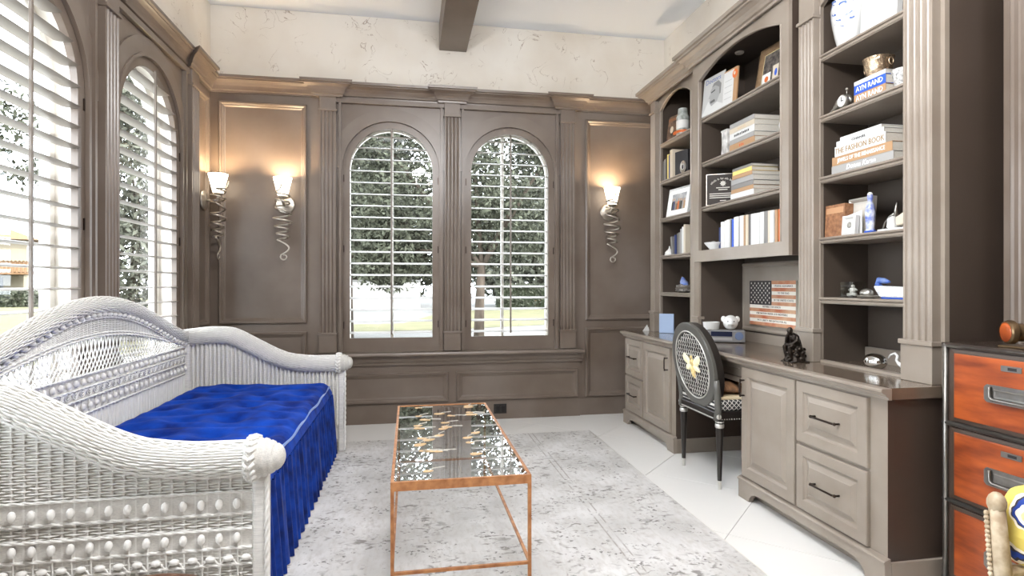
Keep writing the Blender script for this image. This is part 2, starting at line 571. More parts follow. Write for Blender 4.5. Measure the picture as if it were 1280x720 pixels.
# frame bands around each window bay
for c, h, M, w, pw in [(c, .52, MBACK, wall_back, .115) for c in WIN_BACK] + [(c, .607, MLEFT, wall_left, .125) for c in WIN_LEFT]:
    MB().abox(M, c - h + .0, c + h, 2.735, 2.775, 0, .03).build('frieze_rail', M_paint, w, bevel=.003)
    for s in (-1, 1):
        a = c + s * (h - pw + .012)
        MB().abox(M, min(a, a + s * .02), max(a, a + s * .02), SILL, 2.735, 0, .03).build('bay_stile', M_paint, w)

o = MB().abox(MBAY, .735, .85, .05, .135, 0, .006)
outlet = structure(o.build('outlet_plate', M_black, wall_back, bevel=.002))
MB().abox(MBAY, .752, .785, .066, .118, .006, .009).build('socket', mat('socket_dark', rgb(18, 16, 15), .4), outlet)
MB().abox(MBAY, .80, .833, .066, .118, .006, .009).build('socket', MATS['socket_dark'], outlet)

# ------------------------------------------------------------------ windows with plantation shutters
def make_window(n, M, ac, hole, r, zs, second_line, tilt):
    zr = .735
    fr = MB().arch_ring(M, ac, hole - .002, r, SILL, zs, -.035, -.002)
    fr.abox(M, ac - r, ac + r, SILL, zr, -.035, -.002)
    top = MB()
    win = structure(fr.build('window_%d' % n, M_paint))
    def prt(mb, name, m, par=win, **k): return mb.build(name, m, par, **k)
    prt(MB().arch_ring(M, ac, hole - .001, hole - .012, SILL, zs, -TW - .002, -.04), 'reveal_lining', M_reveal)
    prt(MB().arch_ring(M, ac, hole - .012, hole - .055, SILL, zs, -.165, -.13).abox(M, ac - hole + .02, ac + hole - .02, SILL, SILL + .05, -.165, -.13), 'sash_frame', M_white)
    off = .05 if second_line else 0.0
    if tilt: prt(MB().abox(M, ac - .012 - off, ac + .012 - off, SILL + .05, zs + hole - .03, -.16, -.135), 'muntin', M_white)
    prt(MB().arch_face(M, ac, hole - .05, SILL + .04, zs, -.148), 'pane', M_glass, fix=False)
    # hinges on the stile
    for z in (.85, 1.5, 2.1):
        prt(MB().abox(M, ac - hole + .01, ac - hole + .018, z - .03, z + .03, -.002, .004), 'hinge', M_dark_metal)
        prt(MB().abox(M, ac + hole - .018, ac + hole - .01, z - .03, z + .03, -.002, .004), 'hinge', M_dark_metal)
    # louvers
    LD, LT, step = .089, .011, .0995
    def louver_mb(hw, tilt):
        prof = [(-LD / 2, 0), (-LD / 4, LT / 2), (0, LT * .55), (LD / 4, LT / 2), (LD / 2, 0), (LD / 4, -LT / 2), (0, -LT * .55), (-LD / 4, -LT / 2)]
        ct, st = math.cos(tilt), math.sin(tilt)
        mb = MB()
        def M0(a, z, b):
            p = M(a, z, b); q = M(0, 0, 0)
            return (p[0] - q[0], p[1] - q[1], p[2] - q[2])
        return mb.run(M0, [(b * ct - z * st, b * st + z * ct) for b, z in prof], -hw, hw)
    z = zr + .045
    full = None
    while z < zs + r - .03:
        hw = r - .002 if z <= zs else math.sqrt(max(r * r - (z - zs) ** 2, 0)) - .002
        if z <= zs:
            if full is None: full = louver_mb(hw, tilt).mesh('louver', M_louver, 50)
            me = full
        else: me = louver_mb(hw, tilt).mesh('louver', M_louver, 50)
        lo = bpy.data.objects.new('louver', me); COL.objects.link(lo)
        lo.parent = win; lo.matrix_parent_inverse = Matrix.Translation(-WORLD[win.name])
        lo.location = M(ac, z, -.03)
        z += step
    prt(MB().abox(M, ac - .007, ac + .007, zr + .03, zs + r - .005, .016, .030), 'tilt_rod', mat('tilt_rod_paint', rgb(120, 110, 100), .4), bevel=.002)
    return win

n = 1
for c in WIN_LEFT: make_window(n, MLEFT, c, LF_HOLE, LF_R, LF_ZS, False, 0.0); n += 1
for i, c in enumerate(WIN_BACK): make_window(n, MBACK, c, BK_HOLE, BK_R, BK_ZS, i == 1, -.16); n += 1

# chandelier hung from the beam, added for fill light above the camera's view
M_iron = mat('bronze_iron', rgb(58, 48, 40), .4, .8)
M_bulb = mat('lit_bulb', rgb(255, 246, 230), .4, emit=(1.0, .93, .83, 1), estr=12.0)
CH_X, CH_Y, CH_Z = .375, 1.15, 2.72
chd = thing('fill_chandelier', 'added out-of-view bronze chandelier with six lit candle bulbs hung from the beam', 'fill_chandelier', (CH_X, CH_Y, CH_Z))
MB().lathe([(0, -.12), (.02, -.11), (.035, -.06), (.02, -.02), (.015, .06), (.03, .10), (.012, .14), (.008, .525), (.05, .525), (.05, .524), (0, .524)], (0, 0, 0), 14).build('stem', M_iron, chd, local=True, smooth=40)
for k in range(6):
    t = 2 * PI * k / 6 + .3
    c_, s_ = math.cos(t), math.sin(t)
    a_ = MB().tube([(.02 * c_, .02 * s_, -.05), (.12 * c_, .12 * s_, -.10), (.24 * c_, .24 * s_, -.06), (.28 * c_, .28 * s_, .0)], .008, 7).lathe([(0, .0), (.035, .004), (.038, .012), (.012, .014), (.012, .09), (0, .09)], (.28 * c_, .28 * s_, 0), 12).build('arm', M_iron, chd, local=True, smooth=40)
    MB().lathe([(0, .092), (.012, .094), (.018, .115), (.012, .145), (0, .165)], (.28 * c_, .28 * s_, 0), 10).build('bulb', M_bulb, a_, local=True, smooth=True)
    ld = bpy.data.lights.new('fill_bulb', 'POINT'); ld.energy = FILL_W; ld.color = (.98, .985, 1.0); ld.shadow_soft_size = .07
    lo = bpy.data.objects.new('bulb_light', ld); COL.objects.link(lo); lo.parent = chd; lo.location = (.28 * c_, .28 * s_, .25)

# ------------------------------------------------------------------ built-in cabinetry on the right wall
def MX(X0): return lambda a, z, b: (X0 - b, a, z)
WT = 0.79                                            # worktop height
XF, XP, XM, XBACK = 2.13, 2.09, 2.055, 2.43          # face frame, pilaster front, middle unit front, back panels
M_cab = mat('light_taupe_glaze', rgb(150, 139, 127), 0.36, col2=rgb(136, 124, 112), vscale=4.0, bump=.02, bscale=40)
M_inside = mat('shade_toned_interior', rgb(76, 66, 58), 0.4, var=.12, vscale=3)  # cabinet paint darkened in colour to carry the shade inside

DOOR = [(0, 0), (0, .016), (.003, .02), (.052, .02), (.056, .014), (.062, .008), (.074, .008), (.098, .017), (.101, .019)]
DRAW = [(0, 0), (0, .016), (.003, .02), (.048, .02), (.052, .013), (.058, .008), (.066, .008), (.086, .017), (.089, .019)]

def bar_pull(M, a, z, length, vertical, parent, name='handle'):
    h = length / 2
    if vertical:
        pts = [(a, z - h, 0), (a, z - h, .022), (a, z - h + .01, .028), (a, z + h - .01, .028), (a, z + h, .022), (a, z + h, 0)]
    else:
        pts = [(a - h, z, 0), (a - h, z, .022), (a - h + .01, z, .028), (a + h - .01, z, .028), (a + h, z, .022), (a + h, z, 0)]
    mb = MB().tube([M(*p) for p in pts], .0048, 8)
    for s in (-1, 1):
        c = M(a, z + s * h, .024) if vertical else M(a + s * h, z, .024)
        mb.ball(c, .0075)
    return mb.build(name, M_dark_metal, parent, smooth=True)

def base_cabinet(label, y0, y1, doors, drawers, side_low):
    root = thing('base_cabinet', label, 'cabinet', ((1.86 + XR) / 2, (y0 + y1) / 2, 0), group=None)
    Mf = MX(1.86)
    MB().box(1.8605, XBACK - .03, y0, y1, .1, WT - .045).build('carcass', M_shaded_end, root)
    MB().box(1.859, 1.8605, y0, y1, .1, WT - .045).build('front_frame', M_cab, root)
    # plinth with scrolled bracket feet
    f0, f1 = y0 - .012, y1 + .012
    def foot(a, s):                                  # profile of one bracket
        return [(a, 0), (a + s * .10, 0), (a + s * .108, .022), (a + s * .125, .04), (a + s * .15, .052), (a + s * .19, .058)]
    poly = foot(f0, 1) + foot(f1, -1)[::-1] + [(f1, .1), (f0, .1)]
    pl = MB().prism(MX(1.835), poly, 0, -.03)
    pl.box(1.8655, XBACK - .03, f0, f0 + .02, 0, .1).box(1.8655, XBACK - .03, f1 - .02, f1, 0, .1)
    pl.box(1.90, 1.92, f0 + .02, f1 - .02, 0, .1)
    pl.build('plinth', M_cab, root, bevel=.002)
    MB().run(MX(1.86), [(0, .1), (.03, .1), (.03, .106), (.024, .112), (.006, .118), (0, .118)], y0 - .014, y1 + .014).build('plinth_moulding', M_cab, root)
    for (a0, a1, z0, z1, hs) in doors:
        d = MB().nested(Mf, a0, a1, z0, z1, DOOR).build('door', M_cab, root)
        bar_pull(MX(1.84), a1 - .028 if hs > 0 else a0 + .028, z1 - .115, .085, True, d)
    for (a0, a1, z0, z1) in drawers:
        d = MB().nested(Mf, a0, a1, z0, z1, DRAW).build('drawer', M_cab, root)
        bar_pull(MX(1.84), (a0 + a1) / 2 + .01, (z0 + z1) / 2, .15, False, d)
    return root

cab_near = base_cabinet('taupe base cabinet with one door and two wide drawers beside the orange chest', 1.97, 2.965,
    [(2.505, 2.955, .125, .735, 1)], [(2.055, 2.49, .445, .735), (2.055, 2.49, .125, .43)], True)
cab_far = base_cabinet('taupe base cabinet with two drawers and one door by the window wall', 3.80, 4.745,
    [(3.865, 4.34, .125, .735, -1)], [(4.355, 4.725, .43, .735), (4.355, 4.725, .125, .415)], True)

WTP = [(0, WT - .045), (.012, WT - .045), (.016, WT - .036), (.024, WT - .032), (.03, WT - .022), (.04, WT - .018), (.046, WT - .012), (.046, WT - .004), (.042, WT), (0, WT)]
wt = thing('worktop', 'long dark wood desk top running over both base cabinets', 'desk top', (2.08, 3.36, WT - .045))
M_top = mat('dark_glazed_top', rgb(112, 98, 84), 0.14, var=.2, vscale=4, coat=.3)
MB().box(1.855, XBACK - .03, 1.955, 4.762, WT - .045, WT).build('top_slab', M_top, wt)
MB().run(MX(1.855), WTP, 1.945, 4.772).build('edge_moulding', M_cab, wt, smooth=25)

# pencil drawer hung under the desk top over the knee hole
kd = thing('desk_drawer', 'shallow dark drawer hung under the desk top over the knee hole', 'drawer', (2.1, 3.38, .60))
MB().box(1.93, 2.36, 2.98, 3.785, .615, WT - .046).build('drawer_box', M_cab, kd)
MB().nested(MX(1.93), 2.995, 3.77, .62, .735, [(0, 0), (0, .014), (.004, .018), (.03, .018), (.036, .012)]).build('drawer_front', M_cab, kd)
MB().box(2.37, 2.395, 2.98, 3.785, 0, WT - .046).build('modesty_panel', M_inside, kd)

# ---------- upper bookcases
SHELVES = [2.40, 2.08, 1.76, 1.443, 1.13]
def shelf(root, y0, y1, z, xf, name='shelf'):
    P = [(0, z - .028), (xf and 0, z - .028)]
    prof = [(0, z - .032), (-.012, z - .032), (-.0, z - .03), (.006, z - .026), (.008, z - .018), (.002, z - .014), (.012, z - .01), (.014, z - .004), (.010, z), (0, z)]
    mb = MB().box(xf + .015, XBACK - .012, y0, y1, z - .03, z)
    mb.run(MX(xf + .016), [(b, zz) for b, zz in prof], y0, y1)
    return mb.build(name, M_cab, root)

def seg_arch(a0, a1, zs, rise, n=16):
    c = (a0 + a1) / 2; w = (a1 - a0) / 2
    R = (w * w + rise * rise) / (2 * rise)
    t = math.asin(min(1, w / R))
    return [(c + R * math.sin(-t + 2 * t * i / n), zs + rise - R + R * math.cos(-t + 2 * t * i / n)) for i in range(n + 1)]

def face_frame(root, y0, y1, o0, o1, zb, zs, rise, zt, x, rail=0.0):
    M = MX(x); mb = MB()
    mb.abox(M, y0, o0, zb, zt, -.022, 0); mb.abox(M, o1, y1, zb, zt, -.022, 0)
    arc = seg_arch(o0, o1, zs, rise)
    mb.prism(M, arc + [(o1, zt), (o0, zt)], -.022, 0)
    if rail: mb.abox(M, o0, o1, zb, zb + rail, -.022, 0)
    f = mb.build('face_frame', M_cab, root)
    # thin bead inside the opening
    pts = [(o0, zb + rail)] + arc + [(o1, zb + rail)]
    MB().tube([M(a, z, .001) for a, z in pts], .005, 6).build('opening_bead', M_cab, f)
    return f

def cornice(root, y0, y1, x, ret_lo, ret_hi):
    C = [(0, 2.785), (.014, 2.785), (.016, 2.80), (.028, 2.806), (.034, 2.822), (.046, 2.838), (.07, 2.856), (.082, 2.86), (.084, 2.872), (.098, 2.876), (.10, 2.90), (0, 2.90)]
    n = len(C); P = []
    for side in (0, 1):
        for b, z in C:
            off = (b if (ret_lo if side == 0 else ret_hi) else 0)
            P.append((x - b, (y0 - off) if side == 0 else (y1 + off), z))
    F = [tuple(range(n)), tuple(range(2 * n - 1, n - 1, -1))] + [(i, (i + 1) % n, n + (i + 1) % n, n + i) for i in range(n)]
    return MB().add(P, F).build('cornice', M_cab, root)

# right-hand bookcase
bk_r = thing('bookcase', 'tall taupe bookcase with fluted pilasters holding the jar and fashion books', 'bookcase', (2.28, 2.4, WT), group=None)
y0, y1 = 1.975, 2.838
MB().box(XF + .0225, XBACK, y0, y0 + .022, WT, 2.89).build('side_panel', M_shaded_end, bk_r)
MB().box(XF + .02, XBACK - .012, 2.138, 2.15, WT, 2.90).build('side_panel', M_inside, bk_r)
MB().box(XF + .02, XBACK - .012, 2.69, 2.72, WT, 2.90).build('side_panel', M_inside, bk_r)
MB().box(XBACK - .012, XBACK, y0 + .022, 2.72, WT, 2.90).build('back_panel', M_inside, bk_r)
MB().box(XBACK - .03, XBACK - .012, 2.15, 2.69, WT, WT + .075).build('back_ledge', M_cab, bk_r)
MB().box(XF, XBACK, y0, y1, 2.89, 2.905).build('top_board', M_cab, bk_r)
face_frame(bk_r, y0, y1, 2.15, 2.69, WT, 2.66, .09, 2.90, XF)
MB().box(XF - .004, XF + .03, 2.15, 2.69, WT, WT + .012).build('bottom_rail', M_cab, bk_r)
pilaster(MX(XF), bk_r, 2.064, .14, WT, .965, 2.60, 2.785, 0, .04, M_cab)
pilaster(MX(XF), bk_r, 2.748, .118, WT, .965, 2.60, 2.785, 0, .04, M_cab)
for z in SHELVES: shelf(bk_r, 2.15, 2.69, z, XF - .012)
cornice(bk_r, y0, y1, XP, True, False)

# middle unit hung over the desk
bk_m = thing('hanging_bookcase', 'arched middle bookcase hung over the desk with a long row of white books', 'bookcase', (2.24, 3.39, WT), group=None)
m0, m1, o0, o1 = 2.842, 3.93, 2.91, 3.84
MB().box(XM + .0225, XBACK - .012, m0, m0 + .025, 1.36, 2.89).build('side_panel', M_shaded_end, bk_m)
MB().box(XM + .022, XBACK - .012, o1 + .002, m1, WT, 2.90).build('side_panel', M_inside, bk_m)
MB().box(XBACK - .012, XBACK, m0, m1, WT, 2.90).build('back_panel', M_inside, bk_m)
face_frame(bk_m, m0, m1, o0, o1, 1.36, 2.66, .09, 2.90, XM, .08)
MB().box(XM + .02, XBACK - .012, m0 + .025, o1 + .002, 1.42, 1.44).build('bottom_board', M_inside, bk_m)
MB().box(XM, XBACK, m0, m1, 2.89, 2.905).build('top_board', M_cab, bk_m)
for z in SHELVES[:3]: shelf(bk_m, m0 + .025, o1 + .002, z - .005, XM + .018)
cornice(bk_m, m0, m1 + .01, XM - .012, True, True)
alc = MB().nested(MX(XBACK - .012), 2.86, 3.865, .865, 1.35, [(0, 0), (0, .014), (.01, .02), (.024, .016), (.03, .006), (.04, .004)]).build('alcove_panel', M_cab, bk_m)
MB().box(XBACK - .03, XBACK - .012, m0, o1, WT, WT + .065).build('back_ledge', M_cab, bk_m)
pilaster(MX(XM + .045), bk_m, 3.885, .07, WT, .965, 1.36, 1.36, 0, .04, M_cab)
for yy in (3.1, 3.62):
    MB().lathe([(0.0, 2.79), (.028, 2.79), (.03, 2.795), (.03, 2.80), (0, 2.80)], (2.24, yy, 0), 14).build('puck_light', mat('puck_glass', rgb(240, 236, 225), .3), bk_m)
MB().box(XM + .022, XBACK - .012, m0 + .025, o1, 2.80, 2.82).build('top_panel', M_inside, bk_m)

# left bookcase beside the window wall
bk_l = thing('narrow_bookcase', 'narrow arched taupe bookcase by the window wall with a framed photograph', 'bookcase', (2.28, 4.35, WT), group=None)
y0, y1 = 3.955, 4.765
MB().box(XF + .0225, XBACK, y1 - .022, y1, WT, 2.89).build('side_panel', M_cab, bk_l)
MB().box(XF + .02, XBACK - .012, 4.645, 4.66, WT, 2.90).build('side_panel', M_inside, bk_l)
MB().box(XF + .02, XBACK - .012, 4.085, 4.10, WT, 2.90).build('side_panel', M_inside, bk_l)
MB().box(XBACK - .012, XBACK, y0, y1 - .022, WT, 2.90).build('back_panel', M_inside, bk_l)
MB().box(XF, XBACK, y0, y1, 2.89, 2.905).build('top_board', M_cab, bk_l)
face_frame(bk_l, y0, y1, 4.10, 4.645, WT, 2.69, .09, 2.90, XF)
pilaster(MX(XF), bk_l, 4.715, .09, WT, .965, 2.68, 2.785, 0, .04, M_cab)
for z in SHELVES: shelf(bk_l, 4.10, 4.645, z, XF - .012)
cornice(bk_l, y0, y1, XP, False, True)

# ------------------------------------------------------------------ rug
def rug_material():
    m = bpy.data.materials.new('distressed_rug'); m.use_nodes = True
    N = m.node_tree.nodes; L = m.node_tree.links; p = N['Principled BSDF']
    p.inputs['Roughness'].default_value = .95; p.inputs['Specular IOR Level'].default_value = .1
    tc = N.new('ShaderNodeTexCoord')
    def noise(sc, det, stretch=(1, 1, 1), dist=0.0):
        mp = N.new('ShaderNodeMapping'); mp.inputs['Scale'].default_value = stretch
        n = N.new('ShaderNodeTexNoise'); n.inputs['Scale'].default_value = sc; n.inputs['Detail'].default_value = det
        n.inputs['Distortion'].default_value = dist
        L.new(tc.outputs['Object'], mp.inputs['Vector']); L.new(mp.outputs['Vector'], n.inputs['Vector'])
        return n.outputs['Fac']
    def ramp(sock, a, b):
        r = N.new('ShaderNodeMapRange'); r.inputs['From Min'].default_value = a; r.inputs['From Max'].default_value = b
        L.new(sock, r.inputs['Value']); return r.outputs['Result']
    def mul(a, b):
        q = N.new('ShaderNodeMath'); q.operation = 'MULTIPLY'
        for i, s in enumerate((a, b)):
            if isinstance(s, float): q.inputs[i].default_value = s
            else: L.new(s, q.inputs[i])
        return q.outputs[0]
    def mix(f, c1, c2):
        x = N.new('ShaderNodeMix'); x.data_type = 'RGBA'
        L.new(f, x.inputs[0])
        for i, c in ((6, c1), (7, c2)):
            if isinstance(c, tuple): x.inputs[i].default_value = c
            else: L.new(c, x.inputs[i])
        return x.outputs[2]
    base = mix(ramp(noise(3.2, 6), .35, .65), rgb(190, 188, 185), rgb(214, 212, 210))
    grain = mix(mul(ramp(noise(60, 3, (1, .35, 1)), .45, .75), .5), base, rgb(176, 170, 163))
    spots = mul(ramp(noise(24, 6, (.8, 1.3, 1), .8), .54, .64), ramp(noise(3.4, 5), .46, .58))
    c3 = mix(mul(spots, .8), grain, rgb(126, 121, 117))
    speck = mul(ramp(noise(46, 4), .58, .66), ramp(noise(6, 3), .48, .58))
    c4 = mix(mul(speck, .8), c3, rgb(98, 93, 90))
    # thin border lines parallel to the long edge
    sep = N.new('ShaderNodeSeparateXYZ'); L.new(tc.outputs['Object'], sep.inputs[0])
    ab = N.new('ShaderNodeMath'); ab.operation = 'ABSOLUTE'; L.new(sep.outputs['X'], ab.inputs[0])
    col = c4
    for d in (.93, .965):
        s1 = N.new('ShaderNodeMath'); s1.operation = 'SUBTRACT'; L.new(ab.outputs[0], s1.inputs[0]); s1.inputs[1].default_value = d
        s2 = N.new('ShaderNodeMath'); s2.operation = 'ABSOLUTE'; L.new(s1.outputs[0], s2.inputs[0])
        s3 = N.new('ShaderNodeMath'); s3.operation = 'LESS_THAN'; L.new(s2.outputs[0], s3.inputs[0]); s3.inputs[1].default_value = .004
        col = mix(mul(mul(s3.outputs[0], ramp(noise(9, 2), .42, .55)), .55), col, rgb(130, 122, 114))
    L.new(col, p.inputs['Base Color'])
    bp = N.new('ShaderNodeBump'); bp.inputs['Strength'].default_value = .25; bp.inputs['Distance'].default_value = .004
    L.new(noise(160, 2), bp.inputs['Height']); L.new(bp.outputs['Normal'], p.inputs['Normal'])
    return m

RZ = .008
rug = thing('area_rug', 'large pale grey distressed rug under the glass table', 'rug', (.23, 3.12, 0))
MB().box(-.98, 1.44, 1.75, 4.49, 0, RZ).build('pile', rug_material(), rug)
M_bind = mat('rug_binding', rgb(222, 219, 212), .9)
rb = MB()
for x in (-.984, 1.444): rb.tube([(x, 1.75, .004), (x, 4.49, .004)], .004, 6)
for y in (1.746, 4.494): rb.tube([(-.98, y, .004), (1.44, y, .004)], .004, 6)
rb.build('edge_binding', M_bind, rug, smooth=True)

# ------------------------------------------------------------------ wicker daybed
M_wick = mat('white_wicker', rgb(240, 238, 233), .55, var=.08, vscale=25)
M_wick2 = mat('white_wicker_shade', rgb(230, 227, 221), .7)
DY0, DY1, DXB, DXF = 1.98, 4.24, -1.5, -.50
day = thing('wicker_daybed', 'white woven wicker daybed with arched back and scrolled arms', 'daybed', (-1.0, 3.12, RZ))
ARMX = [-1.56, -1.5, -1.35, -1.2, -1.05, -.93, -.837, -.684, -.53, -.49]
ARMZ = [.88, .885, .905, .90, .815, .748, .710, .690, .690, .690]
def arm_top(x):
    s = 0; w = 0
    for k in range(-4, 5):
        q = math.exp(-(k / 2.2) ** 2); s += q * float(np.interp(x + k * .02, ARMX, ARMZ)); w += q
    return s / w
def back_top(y):
    t = max(-1, min(1, (y - 3.12) / 1.12))
    return .875 + .26 * max(0, math.cos(PI * t / 2)) ** 1.4
def lat_top(y):
    t = max(-1, min(1, (y - 3.12) / 1.12))
    return .795 + .15 * max(0, math.cos(PI * t / 2)) ** 1.4

def weave(M, a0, a1, z0, ztop, stake, strand, amp=.004, stake_r=.004, thick=.6, skip=()):
    mb = MB()
    n = max(2, int(round((a1 - a0) / stake)))
    st = (a1 - a0) / n
    k = 0; z = z0
    while z < 1.3:
        if not any(s0 < z < s1 for s0, s1 in skip):
            row = []
            for i in range(n * 2 + 1):
                a = a0 + st * i / 2
                if z > ztop(a):
                    if len(row) > 1: strand_mb(mb, M, row, strand * thick)
                    row = []
                    continue
                b = amp * (math.sin(PI * (i / 2 + k)) if False else (1 if (i // 2 + k) % 2 == 0 else -1) * (1 if i % 2 == 0 else 0))
                row.append((a, z, b))
            if len(row) > 1: strand_mb(mb, M, row, strand * thick)
        z += strand; k += 1
        if k > 400: break
    for i in range(n + 1):
        a = a0 + st * i
        zt = ztop(a)
        if zt > z0 + .01: mb.tube([M(a, z0, 0), M(a, zt, 0)], stake_r, 5)
    return mb

def strand_mb(mb, M, row, w):
    P = []; F = []
    for (a, z, b) in row:
        P += [M(a, z - w / 2, b), M(a, z, b + .0035), M(a, z + w / 2, b), M(a, z, b - .0035)]
    for i in range(len(row) - 1):
        for q in range(4):
            q2 = (q + 1) % 4
            F.append((i * 4 + q, i * 4 + q2, i * 4 + 4 + q2, i * 4 + 4 + q))
    mb.add(P, F)

def roll(path, R, wrap=.032, sides=16, twist=0.5):
    """wrapped cane roll along a dense path"""
    pts = [Vector(p) for p in path]
    L = [0]
    for i in range(1, len(pts)): L.append(L[-1] + (pts[i] - pts[i - 1]).length)
    n = max(8, int(L[-1] / wrap * 6))
    out = []
    for i in range(n + 1):
        s = L[-1] * i / n
        j = min(max(1, int(np.searchsorted(L, s))), len(L) - 1)
        t = (s - L[j - 1]) / max(1e-9, L[j] - L[j - 1])
        out.append(pts[j - 1].lerp(pts[j], t))
    mb = MB(); P = []; F = []
    prev = None
    for i, c in enumerate(out):
        t = (out[min(i + 1, n)] - out[max(i - 1, 0)]).normalized()
        if prev is None: nr = t.cross(Vector((0, 0, 1))).normalized()
        else: nr = (prev - t * prev.dot(t)).normalized()
        prev = nr; bi = t.cross(nr)
        for k in range(sides):
            a = 2 * PI * k / sides
            ph = i / 6.0 + twist * k / sides * 2
            r = R * (1 + .05 * abs(math.sin(PI * ph)) - .02)
            P.append(c + (nr * math.cos(a) + bi * math.sin(a)) * r)
    for i in range(n):
        for k in range(sides):
            k2 = (k + 1) % sides
            F.append((i * sides + k, i * sides + k2, (i + 1) * sides + k2, (i + 1) * sides + k))
    F += [tuple(range(sides - 1, -1, -1)), tuple(n * sides + k for k in range(sides))]
    return mb.add(P, F)

def twisted(mb, pts, r):
    """two strand rope"""
    pts = [Vector(p) for p in pts]
    for s in (0, PI):
        q = []
        for i, p in enumerate(pts):
            t = (pts[min(i + 1, len(pts) - 1)] - pts[max(0, i - 1)]).normalized()
            nr = t.orthogonal().normalized(); bi = t.cross(nr)
            a = i * 1.1 + s
            q.append(p + (nr * math.cos(a) + bi * math.sin(a)) * r * .6)
        mb.tube(q, r, 5)

bead_me = MB().ball((0, 0, 0), .0115, .0115, .017, 10, 6).mesh('bead', M_wick, True)
def bead(parent, loc, rot=(0, 0, 0), s=1.0):
    o = bpy.data.objects.new('bead', bead_me); COL.objects.link(o)
    o.parent = parent
    o.location = loc; o.rotation_euler = rot; o.scale = (s, s, s)
    return o

def woven_roll(path, R, parent, name, wrap=.036, n_str=40):
    core = roll(path, R * .93, wrap).build(name, M_wick2, parent, smooth=True)
    pts = [Vector(p) for p in path]
    L = [0]
    for i in range(1, len(pts)): L.append(L[-1] + (pts[i] - pts[i - 1]).length)
    n = int(L[-1] / wrap * 2)
    out = []
    for i in range(n + 1):
        s = L[-1] * i / n
        j = min(max(1, int(np.searchsorted(L, s))), len(L) - 1)
        out.append(pts[j - 1].lerp(pts[j], (s - L[j - 1]) / max(1e-9, L[j] - L[j - 1])))
    fr = []; prev = None
    for i, c in enumerate(out):
        t = (out[min(i + 1, n)] - out[max(i - 1, 0)]).normalized()
        nr = t.cross(Vector((0, 0, 1))).normalized() if prev is None else (prev - t * prev.dot(t)).normalized()
        prev = nr; fr.append((nr, t.cross(nr)))
    mb = MB()
    for k in range(n_str):
        a = 2 * PI * k / n_str
        q = []
        for i, c in enumerate(out):
            h = .0034 * (1 if (i // 2 + k) % 2 == 0 else -1) * (1 if i % 2 == 0 else 0)
            r = R * 1.0 + h + .0035 * (i % 2)
            q.append(c + (fr[i][0] * math.cos(a) + fr[i][1] * math.sin(a)) * r)
        mb.tube(q, .0033, 5, caps=False)
    so_ = mb.build('woven_strands', M_wick, core, smooth=True, fix=False); so_['kind'] = 'stuff'
    return core
wick_bump = mat('cane_wrap', rgb(226, 223, 216), .55, var=.22, vscale=140, bump=.5, bscale=220, stretch=(1, 1, 2.5))
RR = .052
AR = [x / 1000.0 for x in range(-1540, -499, 20)]
def line(M, a0, a1, z, b, step=.012):
    n = max(2, int((a1 - a0) / step))
    return [M(a0 + (a1 - a0) * i / n, z, b) for i in range(n + 1)]

